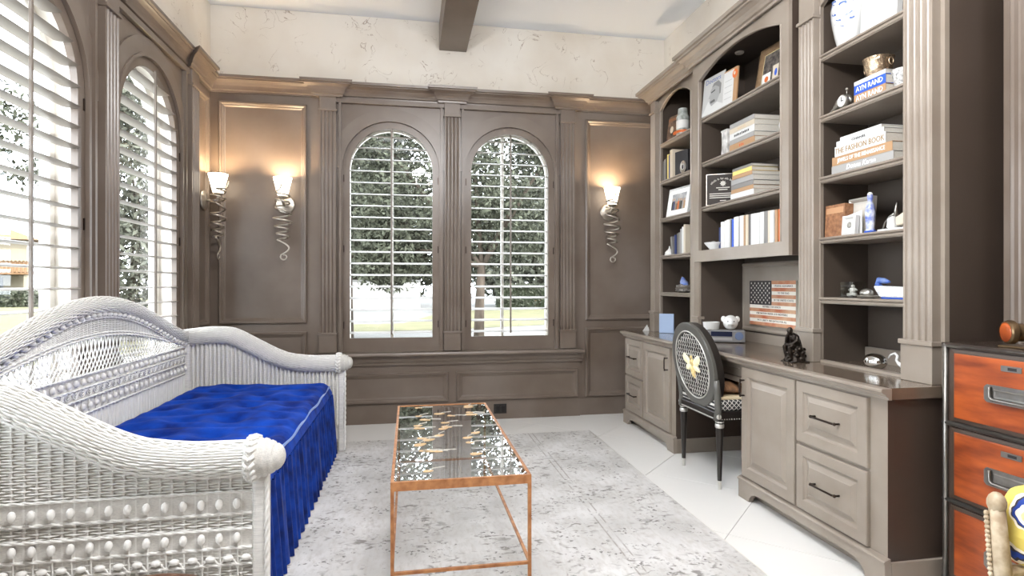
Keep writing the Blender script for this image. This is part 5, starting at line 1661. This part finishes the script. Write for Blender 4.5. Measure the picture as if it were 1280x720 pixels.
MB().lathe([(0, .0), (.024, .0), (.026, .006), (.02, .012), (0, .012)], (0, 0, .0006), 16).build('foot', cmat('bright blue'), fg, local=True, smooth=40)
cr = thing('branch_coral', 'silver branch ornament with white shells on the frame shelf', 'ornament', (2.19, 2.275, SHELVES[3]))
MB().box(-.03, .03, -.09, .075, .0005, .012).build('base', cmat('white'), cr, local=True, bevel=.003)
MB().tube([(0, .075, .012), (0, .06, .045), (0, .035, .07), (0, .01, .08)], .004, 6).build('branch', M_sil, cr, local=True, smooth=True)
MB().tube([(0, .0, .07), (0, .0, .10), (0, -.006, .13)], [.01, .006, .002], 6).build('leaf', M_sil, cr, local=True, smooth=True)
MB().prism(lambda a, z, b: (b, a, z), [(-.01, .012), (.035, .015), (.03, .06), (.0, .07)], -.02, .02).build('shell', cmat('white'), cr, local=True, bevel=.006)
MB().prism(lambda a, z, b: (b, a, z), [(-.08, .03), (-.02, .02), (-.015, .06), (-.07, .085)], -.02, .02).build('shell', cmat('cream'), cr, local=True, bevel=.006)

# --- shelf with glass cube
gc = thing('glass_cube', 'clear glass cube with an engraved seated figure', 'paperweight', (2.205, 2.55, SHELVES[4]))
MB().box(-.038, .038, -.042, .042, .0005, .082).build('cube', glass_mat('crystal', (.72, .72, .70, 1), 1.5, 0.0, 1.5), gc, local=True, bevel=.002)
fgm = MB().ball((0, 0, .058), .009); fgm.tube([(0, 0, .048), (0, 0, .024)], [.012, .016], 8); fgm.tube([(0, -.026, .038), (0, -.012, .046), (0, .012, .046), (0, .026, .038)], .005, 6); fgm.tube([(-.006, -.028, .016), (-.004, 0, .02), (-.006, .028, .016)], .008, 6)
fgm.build('engraved_figure', mat('etched_white', rgb(220, 218, 212), .6), gc, local=True, smooth=True)
sd = thing('silver_dish', 'small oval silver shell dish beside the glass cube', 'dish', (2.15, 2.395, SHELVES[4]))
MB().lathe([(0, .0005), (.03, .0005), (.05, .006), (.054, .014), (.05, .017), (.03, .012), (0, .011)], (0, 0, 0), 24, sx=.7).build('dish', M_sil, sd, local=True, smooth=50)
MB().ball((0, .005, .026), .026, .034, .022, 14, 8).build('shell_lid', M_sil, sd, local=True, smooth=True)
db = thing('porcelain_boat', 'blue and white porcelain boat dish with a curled prow', 'dish', (2.205, 2.295, SHELVES[4]))
bpts = []; 
hull = MB()
for i, t in enumerate(np.linspace(0, 1, 9)):
    pass
hull.prism(lambda a, z, b: (b, a, z), [(-.10, .008), (.055, .008), (.085, .05), (.09, .062), (-.10, .055)], -.035, .035)
hull.build('hull', mat('patterned_china', rgb(232, 231, 228), .25, col2=rgb(188, 190, 196), vscale=60), db, local=True, bevel=.006)
MB().tube([(0, .08, .05), (0, .098, .07), (0, .088, .088), (0, .06, .085), (0, .03, .08)], [.014, .014, .016, .014, .006], 8).build('prow_curl', M_delblue, db, local=True, smooth=True)
MB().box(-.03, .03, -.09, .05, .0005, .010).build('foot_rim', cmat('bright blue'), db, local=True, bevel=.003)

# --- on the desk top
eg = thing('silver_egg', 'polished silver egg lying on the desk in the right bookcase', 'egg', (2.20, 2.405, WT))
MB().ball((0, 0, .0385), .045, .058, .038, 24, 14).build('shell', mat('mirror_silver', rgb(225, 224, 222), .06, 1.0), eg, local=True, smooth=True)
MB().lathe([(0, .0), (.016, .0), (.02, .003), (0, .006)], (0, 0, .0003), 16).build('rest', M_sil, eg, local=True)
he = thing('porcelain_egret', 'white porcelain egret with a curved neck on the desk', 'figurine', (2.235, 2.25, WT))
MB().tube([(0, .115, .058), (0, .10, .075), (0, .075, .085), (0, .062, .075), (0, .068, .055), (0, .055, .04), (0, .02, .028), (0, -.03, .018), (0, -.06, .012)], [.003, .005, .006, .006, .006, .008, .016, .016, .006], 10).build('body', cmat('white'), he, local=True, smooth=True)
MB().ball((-.02, -.035, .014), .02, .026, .0135).build('nest_stone', cmat('cream'), he, local=True, smooth=True)
MB().ball((.02, -.0, .012), .02, .026, .0115).build('nest_stone', cmat('cream'), he, local=True, smooth=True)
# radio
ra = thing('table_radio', 'grey tabletop radio with display and slot on the desk', 'radio', (2.155, 3.685, WT), math.atan2(-.13, .26))
# local: x along the front to picture-right, -y is the front
MB().box(-.145, .145, -.005, .125, .004, .088).build('housing', mat('graphite_plastic', rgb(122, 120, 120), .4), ra, local=True, bevel=.006)
MB().box(-.08, .06, -.0075, -.005, .045, .078).build('display', mat('display_glass', rgb(30, 36, 58), .1), ra, local=True)
MB().box(-.08, .06, -.0075, -.005, .018, .036).build('disc_slot', cmat('silver grey'), ra, local=True)
for s in (-.112, .105):
    MB().lathe([(.0, -.0085), (.026, -.0085), (.028, -.005), (0, -.005)], (s, 0, .048), 20, 'y').build('speaker_grille', mat('blue_grey_mesh', rgb(96, 110, 140), .6), ra, local=True)
for sx in (-.12, .12): MB().lathe([(0, 0), (.01, 0), (.01, .005), (0, .005)], (sx, .06, 0), 10).build('foot', M_black, ra, local=True)
M_cer = mat('white_ceramic', rgb(222, 221, 217), .25, coat=.4)
cb_ = tag(MB().lathe([(0, 0), (.046, 0), (.05, .004), (.055, .05), (.056, .054), (.052, .054), (.046, .008), (0, .007)], (0, 0, 0), 28, sx=1.1, sy=.8).build('ceramic_bowl', M_cer, None, local=True, smooth=50), 'plain white oval bowl on top of the radio', 'bowl')
cb_.location = (2.10, 3.745, WT + .0883)
ah = thing('ceramic_elephant', 'white ceramic animal head ornament on top of the radio', 'ornament', (2.215, 3.69, WT + .088), math.atan2(-.13, .26))
hd_ = MB().ball((0, .0, .052), .050, .042, .052, 20, 12); hd_.ball((0, -.035, .045), .022, .02, .018, 12, 8)
hd_.build('head', M_cer, ah, local=True, smooth=True)
for s in (-1, 1):
    MB().ball((s * .045, .01, .075), .018, .008, .022, 12, 8).build('ear', M_cer, ah, local=True, smooth=True)
    MB().ball((s * .02, -.039, .062), .004).build('eye', M_black, ah, local=True)
# bronze seated figure: overlapping volumes welded into one skin
sx_, sy_ = 2.0, 2.715
stt = thing('bronze_statue', 'small dark bronze statue of a seated thinking figure on the desk', 'statue', (sx_, sy_, WT))
M_brz = mat('dark_bronze_patina', rgb(70, 62, 55), .28, .85, col2=rgb(34, 29, 26), vscale=60)
fgb = MB()
fgb.lathe([(0, .0), (.052, .0), (.05, .012), (.045, .03), (.04, .055), (.034, .078), (0, .08)], (0.004, 0, 0), 12)
for k_ in range(16): 
    t = k_ * 2.4; fgb.ball((.004 + .04 * math.cos(t), .04 * math.sin(t), .012 + .004 * k_), .014, .014, .012, 8, 5)
def limb(pts, r): fgb.tube(pts, r, 8)
limb([(.012, 0, .078), (.006, 0, .105), (-.008, 0, .13), (-.02, 0, .145)], [.026, .025, .027, .016])
fgb.ball((-.03, 0, .165), .016, .015, .019, 12, 8)
for s in (-1, 1):
    limb([(.01, s * .016, .085), (-.03, s * .02, .088), (-.045, s * .02, .08), (-.04, s * .02, .045), (-.036, s * .02, .015), (-.054, s * .02, .008)], [.016, .015, .013, .011, .008, .008])
    limb([(-.008, s * .028, .136), (-.014, s * .038, .115), (-.032, s * .026, .098)], [.012, .010, .009])
limb([(-.032, .026, .098), (-.042, .01, .125), (-.04, .0, .148)], [.009, .008, .008])
limb([(-.032, -.026, .098), (-.044, -.008, .092), (-.046, .015, .092)], [.009, .008, .008])
so = fgb.build('figure', M_brz, stt, local=True, smooth=True)
rm = so.modifiers.new('weld', 'REMESH'); rm.mode = 'VOXEL'; rm.voxel_size = .0035
MB().box(-.05, .05, -.05, .05, .0, .006).build('base', M_brz, stt, local=True, bevel=.002)
# small glossy white card at the end of the desk
fc = MB().prism(lambda a, z, b: (a, b, z), [(-.03, 0), (.03, 0), (.012, .055)], -.0015, .0015)
fc.prism(lambda a, z, b: (a, b + .006, z), [(-.02, 0), (.035, 0), (.03, .03), (-.005, .02)], -.0015, .0015)
o = fc.build('folded_card', cmat('white'), None, local=True); o.location = (2.035, 4.735, WT + .0005); tag(o, 'folded white card standing at the window end of the desk', 'card')

# --- flag art on the alcove panel
XFL = XBACK - .012 - .0205
fa = thing('flag_artwork', 'wall print of a flag with lettered white stripes over the desk', 'wall art', (XFL, 3.485, .915))
f0, f1, z0_, z1_ = 3.24, 3.735, .915, 1.222
MB().box(XFL - .004, XFL + .0165, f0, f1, z0_, z1_).build('board', mat('flag_white', rgb(232, 226, 214), .6), fa)
M_redst = mat('sunlit_red_stripe', rgb(176, 92, 58), .6, col2=rgb(206, 168, 134), vscale=8)  # tan mottling puts a patch of light into the red
hs = (z1_ - z0_) / 13
wy = f1 - .25
lines_ = ['I PLEDGE ALLEGIANCE', 'TO THE FLAG', 'OF THE UNITED STATES', 'REPUBLIC FOR WHICH', 'ONE NATION UNDER GOD INDIVISIBLE', 'WITH LIBERTY AND JUSTICE FOR ALL']
for i in range(13):
    zz = z1_ - (i + 1) * hs
    ytop = wy if i < 7 else f1
    if i % 2 == 0:
        MB().box(XFL - .0055, XFL - .004, f0, ytop, zz, zz + hs).build('red_stripe', M_redst, fa)
    else:
        tx = lines_[(i - 1) // 2]
        wid = ytop - f0
        tm_ = text_mb(tx, hs * .8)
        ww = max(p[0] for p in tm_.v) - min(p[0] for p in tm_.v)
        k_ = min(1.0, wid * .92 / ww)
        tm_.map(lambda a, b, c_: (XFL - .0046 - c_, (f0 + ytop) / 2 - a * k_, zz + hs / 2 + b)).build('stripe_lettering', mat('print_grey', rgb(120, 112, 104), .6), fa)
can = MB().box(XFL - .0062, XFL - .004, wy, f1, z1_ - 7 * hs, z1_).build('canton', mat('flag_canton', rgb(48, 42, 42), .6), fa)
sm_ = MB()
st5 = []
for i in range(10):
    r_ = .010 if i % 2 == 0 else .0042
    st5.append((r_ * math.sin(2 * PI * i / 10), r_ * math.cos(2 * PI * i / 10)))
star_me = MB().add([(0, a, z) for a, z in st5], [tuple(range(10))]).mesh('star', mat('star_white', rgb(216, 210, 200), .6))
for r_ in range(9):
    for c_ in range(6 if r_ % 2 == 0 else 5):
        so_ = bpy.data.objects.new('star', star_me); COL.objects.link(so_); so_.parent = can
        so_.location = (XFL - .0066, f1 - .022 - c_ * .041 - (.0205 if r_ % 2 else 0), z1_ - .017 - r_ * .0165)

# --- left bookcase ornaments
ab_, MP = propped('art_book', 'dark illustrated art book propped on the highest shelf of the narrow bookcase', 'book', 2.17, 4.49, SHELVES[0] + .0005, .17, .22, .02, .25, .14, None, mat('art_cover', rgb(128, 100, 80), .5, col2=rgb(40, 34, 32), vscale=26, detail=6))
quad(ab_, MP, 'title_strip', cmat('brown'), -.08, .08, .175, .20); pgon(ab_, MP, 'orange_motif', cmat('orange'), ell(.02, .06, .03, .016)); pgon(ab_, MP, 'pale_motif', cmat('cream'), ell(-.03, .10, .02, .03))
tj = thing('tall_jar', 'tall pale jar with an orange band beside the art book', 'jar', (2.18, 4.335, SHELVES[0]))
MB().lathe([(0, .0005), (.045, .0005), (.05, .01), (.05, .15), (.04, .175), (.035, .22), (0, .222)], (0, 0, 0), 24).build('body', mat('mottled_jar', rgb(196, 200, 196), .35, col2=rgb(98, 104, 92), vscale=22), tj, local=True, smooth=50)
MB().lathe([(.0505, .02), (.052, .022), (.052, .04), (.0505, .042)], (0, 0, 0), 24).build('orange_band', cmat('orange'), tj, local=True, smooth=50)
MB().lathe([(.0503, .055), (.051, .056), (.051, .12), (.0503, .121)], (0, 0, 0), 24).build('paper_label', cmat('white'), tj, local=True, smooth=50)
rp_ = thing('round_plate', 'round silver plate standing before the face-out black book', 'plate', (2.138, 4.245, SHELVES[1]))
MB().lathe([(0, .0), (.028, .0), (.048, -.004), (.05, -.002), (.047, .002), (.028, .004), (0, .004)], (0, 0, .051), 24, 'x').build('plate', M_sil, rp_, local=True, smooth=40)
MB().lathe([(.018, -.004), (.022, -.006), (.026, -.004)], (0, 0, .051), 24, 'x').build('engraved_ring', cmat('white'), rp_, local=True, smooth=40)
MB().box(.004, .022, -.012, .012, 0.0005, .03).build('stand', M_black, rp_, local=True)
fp, MP = picture('picture_frame', 'white framed group photograph leaning in the narrow bookcase', 2.155, 4.385, SHELVES[2] + .0005, .30, .235, .12, .16, .014, cmat('white'), mat('bright_mount', rgb(240, 239, 235), .7), mat('group_photo', rgb(206, 206, 204), .5, col2=rgb(120, 124, 130), vscale=14), .035)
rd = random.Random(2)
for k_ in range(9):
    a_ = -.085 + k_ * .021; cn = ['black', 'navy blue', 'grey', 'brown', 'orange', 'dark grey', 'black', 'silver grey', 'tan'][k_]
    hh = rd.uniform(.07, .105)
    pgon(fp, MP, 'printed_figure', cmat(cn), [(a_ - .012, .052), (a_ + .012, .052), (a_ + .013, .052 + hh * .6), (a_ + .005, .052 + hh * .75), (a_ - .005, .052 + hh * .75), (a_ - .013, .052 + hh * .6)], .0026)
    pgon(fp, MP, 'printed_head', cmat('tan'), ell(a_, .052 + hh * .85, .007, .010, 10), .0028)
on = thing('onion_ornament', 'white onion-shaped ornament with a pointed tip', 'ornament', (2.165, 4.545, SHELVES[3]))
MB().lathe([(0, .0005), (.03, .0005), (.036, .006), (.038, .02), (.03, .034), (.014, .046), (.006, .06), (.003, .076), (0, .08)], (0, 0, 0), 22).build('dome', M_cer, on, local=True, smooth=50)
MB().lathe([(.036, .0), (.041, .0), (.041, .006), (.036, .008)], (0, 0, .0006), 22).build('rim', M_cer, on, local=True, smooth=40)
ns = thing('nesting_bird', 'blue headed bird ornament on a woven grey nest', 'ornament', (2.21, 4.37, SHELVES[4]))
nm = MB()
rd = random.Random(9)
for k_ in range(34):
    R_ = rd.uniform(.05, .085); zc_ = rd.uniform(.012, .06); ph_ = rd.uniform(0, 6); tl = rd.uniform(-.012, .012)
    nm.tube([(R_ * .8 * math.cos(t + ph_), R_ * math.sin(t + ph_), max(.004, zc_ + tl * math.sin(t))) for t in np.linspace(0, 4.2, 14)], .0035, 5)
nn = nm.build('nest_twigs', mat('grey_twigs', rgb(150, 144, 136), .6, col2=rgb(60, 54, 50), vscale=60), ns, local=True, smooth=True); nn['kind'] = 'stuff'
MB().lathe([(0, .0005), (.05, .0005), (.075, .02), (.08, .045), (.06, .058), (0, .05)], (0, 0, 0), 18, sx=.8).build('nest_bowl', mat('nest_core', rgb(96, 88, 80), .7), ns, local=True, smooth=50)
MB().tube([(0, -.05, .055), (0, -.01, .07), (0, .02, .09), (0, .022, .115), (0, .03, .125)], [.012, .032, .026, .016, .006], 10).build('bird', mat('blue_feather', rgb(70, 104, 186), .5, col2=rgb(150, 160, 186), vscale=30), ns, local=True, smooth=True)
MB().tube([(0, .03, .124), (0, .046, .13)], [.006, .001], 6).build('beak', cmat('tan'), ns, local=True)
# white cord under the desk
cd = MB().tube([(2.36, 3.06, .60), (2.30, 3.08, .45), (2.33, 3.10, .25), (2.30, 3.06, .08), (2.26, 3.02, .006), (2.18, 3.06, .0045), (2.20, 3.18, .0045), (2.34, 3.25, .0045)], .004, 6)
tag(cd.build('power_cord', cmat('white'), smooth=True), 'white power cord hanging in the knee hole of the desk', 'cord')

# ------------------------------------------------------------------ outside
GZ = -.25
M_conc = mat('pale_concrete', spec=.04, col=rgb(92, 91, 88), rough=.9, var=.25, vscale=.25)
M_bounce = mat('bounce_paving', spec=.04, col=rgb(150, 148, 143), rough=.9)  # unseen ground near the house, made pale to bounce light indoors
M_grass = mat('dry_lawn', spec=.04, col=rgb(88, 85, 64), rough=.95, col2=rgb(72, 71, 54), vscale=1.5, detail=8)
gr = structure(MB().box(-70, 60, 13, 90, GZ - .2, GZ).build('street_ground', M_conc), 'street and drive outside the windows')
gr3 = structure(MB().box(-9, 60, 5.4, 13, GZ - .2, GZ).build('bounce_terrace', M_bounce), 'unseen pale paving next to the house, toned to bounce light in')
gr2 = structure(MB().box(-9, -1.95, -30, 5.4, GZ - .2, GZ).build('side_ground', M_bounce), 'unseen pale ground beside the house, toned to bounce light in')
lw = structure(MB().add([(-9, 17.0, GZ + .01), (1.0, 18.2, GZ + .01), (16, 24.5, GZ + .01), (18, 33, GZ + .01), (2.0, 31, GZ + .01), (-.2, 21.5, GZ + .01), (-9, 20, GZ + .01)], [tuple(range(7))]).build('lawn', M_grass), 'dry yellow lawn strip beyond the drive')
lw2 = structure(MB().add([(-60, 6, GZ + .012), (-9, 9, GZ + .012), (-5, 13.1, GZ + .012), (-9, 60, GZ + .012), (-60, 70, GZ + .012)], [(0, 1, 2, 3, 4)]).build('side_lawn', M_grass), 'lawn towards the neighbouring house')

M_bark = mat('grey_bark', spec=.04, col=rgb(74, 66, 58), rough=.9, col2=rgb(44, 39, 34), vscale=8, stretch=(1, 1, .3))
M_leafs = [mat('leaf_green_a', spec=.04, col=rgb(74, 76, 64), rough=.6, col2=rgb(34, 36, 28), vscale=3), mat('leaf_green_b', spec=.04, col=rgb(92, 93, 82), rough=.6, col2=rgb(46, 48, 40), vscale=3)]

def leaf_mesh(name, centers, radii, n, size, seed, m, shell=.35):
    rg = np.random.default_rng(seed)
    V = []; 
    per = max(1, n // len(centers))
    pts = []
    for c, r in zip(centers, radii):
        # sub-clusters make gaps
        k = max(6, per // 28)
        d = rg.normal(size=(k, 3)); d /= np.linalg.norm(d, axis=1)[:, None]
        sub = d * (shell + (1 - shell) * rg.random((k, 1)) ** .5)
        idx = rg.integers(0, k, per)
        q = sub[idx] + rg.normal(scale=.13, size=(per, 3))
        pts.append(np.array(c) + q * np.array(r))
    C = np.concatenate(pts); N = len(C)
    u = rg.normal(size=(N, 3)); u /= np.linalg.norm(u, axis=1)[:, None]
    w = rg.normal(size=(N, 3)); w -= (w * u).sum(1)[:, None] * u; w /= np.linalg.norm(w, axis=1)[:, None]
    s = size * (.6 + .8 * rg.random((N, 1)))
    P = np.stack([C - u * s, C - w * s * .45, C + u * s, C + w * s * .45], 1).reshape(-1, 3)
    me = bpy.data.meshes.new(name)
    me.vertices.add(4 * N); me.vertices.foreach_set('co', P.astype(np.float32).ravel())
    me.loops.add(4 * N); me.loops.foreach_set('vertex_index', np.arange(4 * N, dtype=np.int32))
    me.polygons.add(N); me.polygons.foreach_set('loop_start', np.arange(0, 4 * N, 4, dtype=np.int32))
    me.materials.append(m); me.update(); me.validate()
    return me

def tree(label, base, trunk_h, trunk_r, crowns, n, size, seed, group, m, lean=0.0, name='leafy_tree'):
    t = thing(name, label, 'tree', (base[0], base[1], GZ), group=group)
    rnd = random.Random(seed)
    tr = MB()
    top = Vector((lean, 0, trunk_h))
    tr.tube([(0, 0, 0), (lean * .3, 0, trunk_h * .5), tuple(top)], [trunk_r * 1.25, trunk_r, trunk_r * .85], 9)
    tr.build('trunk', M_bark, t, local=True, smooth=True)
    centers = []; radii = []
    for (dx, dy, z, rx, ry, rz) in crowns:
        centers.append((dx, dy, z - GZ)); radii.append((rx, ry, rz))
        br = MB()
        mid = top.lerp(Vector((dx, dy, z - GZ)), .5) + Vector((rnd.uniform(-.2, .2), rnd.uniform(-.2, .2), .1))
        br.tube([tuple(top - Vector((0, 0, .1))), tuple(mid), (dx, dy, z - GZ)], [trunk_r * .6, trunk_r * .4, trunk_r * .12], 7)
        br.build('branch', M_bark, t, local=True, smooth=True)
    o = bpy.data.objects.new('foliage', leaf_mesh('foliage', centers, radii, n, size, seed, m)); COL.objects.link(o)
    o.parent = t; o['kind'] = 'stuff'
    return t

TG = 'trees outside'
tree('broad leafy tree with a bare grey trunk outside the arched windows', (1.42, 11.9), 1.9, .10, [(-1.2, 0, 3.2, 1.5, 1.3, 1.3), (.9, .2, 3.3, 1.6, 1.3, 1.4), (-.2, .1, 4.8, 2.2, 1.5, 1.5), (1.9, -.2, 4.6, 1.2, 1.2, 1.3), (-2.3, .3, 4.6, 1.2, 1.2, 1.4), (.2, .6, 2.2, 1.7, 1.0, .9), (-1.9, .2, 1.9, .8, .7, .8)], 42000, .052, 1, TG, M_leafs[0], .06)
tree('dense leafy tree behind the left arched window with low hanging branches', (-1.6, 15.7), 2.0, .12, [(-.9, 0, 2.6, 1.5, 1.3, 1.3), (.9, .2, 3.2, 1.5, 1.3, 1.5), (0, 0, 4.8, 2.1, 1.5, 1.6), (-1.6, .2, 1.6, .7, .6, .9)], 30000, .060, 2, TG, M_leafs[1])
tree('far pale tree behind the clipped hedge', (8.6, 38), 2.4, .2, [(-2, 0, 5, 3, 2.5, 3), (2, 0, 5.5, 3, 2.5, 3.2), (-.5, 0, 8, 4.5, 3, 3), (-2.4, 0, 2.4, 2.6, 2, 2), (2.0, 0, 2.2, 3, 2, 2)], 15000, .26, 3, TG, M_leafs[1])
tree('far tall tree behind the white garden wall', (-3.6, 40), 2.6, .2, [(-2, 0, 5.5, 3.4, 2.5, 3), (2, 0, 5.5, 3.2, 2.5, 3.2), (0, 0, 8.5, 4.5, 3, 3), (-2.4, 0, 2.4, 2.6, 2, 2), (2.6, 0, 2.2, 3, 2, 2)], 15000, .26, 4, TG, M_leafs[0])
tree('slim leafy tree beside the house outside the side windows', (-6.9, 15.9), 1.3, .08, [(0, 0, 2.0, 1.2, 1.0, 1.5), (.1, 0, 4.0, 1.5, 1.2, 1.7), (-.2, 0, 6.0, 1.5, 1.2, 1.5)], 12000, .09, 5, TG, M_leafs[1])
tree('tall sparse tree before the tile-roofed house', (-13.4, 18.7), 3.6, .12, [(2.0, 0, 5.2, 1.8, 1.6, 1.2), (.8, .3, 6.4, 1.8, 1.6, 1.2)], 2400, .10, 6, TG, M_leafs[0])

def hedge(label, x0, x1, y0, y1, h, n, size, seed):
    t = thing('clipped_hedge', label, 'hedge', ((x0 + x1) / 2, (y0 + y1) / 2, GZ))
    rg = np.random.default_rng(seed)
    MB().box(x0 + .15, x1 - .15, y0 + .15, y1 - .15, GZ, GZ + h - .12).build('core', mat('hedge_core', spec=.04, col=rgb(40, 44, 32), rough=.9), t)
    C = np.stack([rg.uniform(x0, x1, n), rg.uniform(y0, y1, n), rg.uniform(GZ + .02, GZ + h, n)], 1)
    side = rg.integers(0, 3, n)
    C[side == 0, 1] = y0 + rg.uniform(-.05, .15, (side == 0).sum()); C[side == 1, 2] = GZ + h - rg.uniform(0, .12, (side == 1).sum())
    cc = Vector(((x0 + x1) / 2, (y0 + y1) / 2, GZ))
    C -= np.array(cc)
    u = rg.normal(size=(n, 3)); u /= np.linalg.norm(u, axis=1)[:, None]
    w = np.cross(u, rg.normal(size=(n, 3))); w /= np.linalg.norm(w, axis=1)[:, None]
    P = np.stack([C - u * size, C - w * size * .5, C + u * size, C + w * size * .5], 1).reshape(-1, 3)
    me = bpy.data.meshes.new('leaves'); me.from_pydata(P.tolist(), [], [tuple(range(4 * i, 4 * i + 4)) for i in range(n)]); me.materials.append(M_leafs[0])
    o = bpy.data.objects.new('leaves', me); COL.objects.link(o); o.parent = t; o['kind'] = 'stuff'
hedge('clipped dark hedge beyond the lawn behind the bare trunk', 5.2, 12.5, 34.5, 36, 1.45, 3000, .10, 1)
hedge('short clipped hedge seen through the left arched window', 1.2, 3.0, 29, 30.2, 1.15, 1500, .10, 2)
hedge('low hedge before the tile-roofed house', -35, -21, 40.5, 41.5, 1.0, 2500, .14, 3)
gw = thing('garden_wall', 'low white garden wall across the street', 'wall', (-4, 33, GZ))
MB().box(-9, .6, 32.8, 33.1, GZ, GZ + 1.6).build('wall_body', mat('toned_down_white', spec=.04, col=rgb(120, 118, 114), rough=.9), gw); MB().box(-9.05, .65, 32.75, 33.15, GZ + 1.6, GZ + 1.68).build('coping', M_conc, gw)  # white toned down so the wall does not wash out

# neighbouring house (local: front looks to -y)
M_stucco = mat('cream_stucco', spec=.04, col=rgb(122, 114, 98), rough=.9, var=.06, vscale=1)
M_rtile = mat('terracotta_tiles', spec=.04, col=rgb(104, 82, 60), rough=.8, col2=rgb(88, 66, 48), vscale=6)
M_pane = mat('dark_window', rgb(36, 38, 40), .3)
hs_ = thing('neighbour_house', 'two storey cream house with terracotta tiled roofs', 'house', (-33.0, 53.0, GZ), math.radians(30))
MB().box(-13, 2.0, 0, 9, 0, 5.1).build('upper_walls', M_stucco, hs_, local=True)
MB().add([(-13.8, -.8, 5.1), (2.8, -.8, 5.1), (2.8, 9.8, 5.1), (-13.8, 9.8, 5.1), (-9, 4.5, 7.4), (-1.9, 4.5, 7.4)], [(0, 1, 5, 4), (1, 2, 5), (2, 3, 4, 5), (3, 0, 4), (0, 3, 2, 1)]).build('roof', M_rtile, hs_, local=True)
pr = MB().add([(-13, -3.4, 2.35), (2.4, -3.4, 2.35), (2.4, 0, 3.3), (-13, 0, 3.3), (-13, -3.4, 2.2), (2.4, -3.4, 2.2), (2.4, 0, 2.2), (-13, 0, 2.2)], [(0, 1, 2, 3), (4, 7, 6, 5), (0, 4, 5, 1), (1, 5, 6, 2), (3, 7, 4, 0)])
pr.build('porch_roof', M_rtile, hs_, local=True)
tl_ = MB()
for k_ in range(62):
    x_ = -13 + k_ * .25; tl_.tube([(x_, -3.42, 2.38), (x_, 0, 3.33)], .07, 6)
tro = tl_.build('roof_tile_ridges', M_rtile, hs_, local=True, smooth=True); tro['kind'] = 'stuff'
for x_ in (-12.6, -8.8, -5.0, -1.4, 2.0): MB().box(x_ - .22, x_ + .22, -3.2, -2.76, 0, 2.2).build('porch_column', M_stucco, hs_, local=True)
for x_ in (-11, -7.5, -4.6, -2.6, -.4):
    w_ = MB().box(x_ - .4, x_ + .4, -.06, .02, 3.75, 4.7).build('window', M_white, hs_, local=True)
    for sx in (-1, 1):
        for sz in (0, 1): MB().box(x_ + sx * .19 - .16, x_ + sx * .19 + .16, -.09, -.06, 3.81 + sz * .44, 4.2 + sz * .44).build('pane', M_pane, w_, local=True)
for x_ in (-9.5, -5.6, -2.8, -.2): MB().box(x_ - .7, x_ + .7, -.06, .02, .3, 2.0).build('door_pane', M_pane, hs_, local=True)
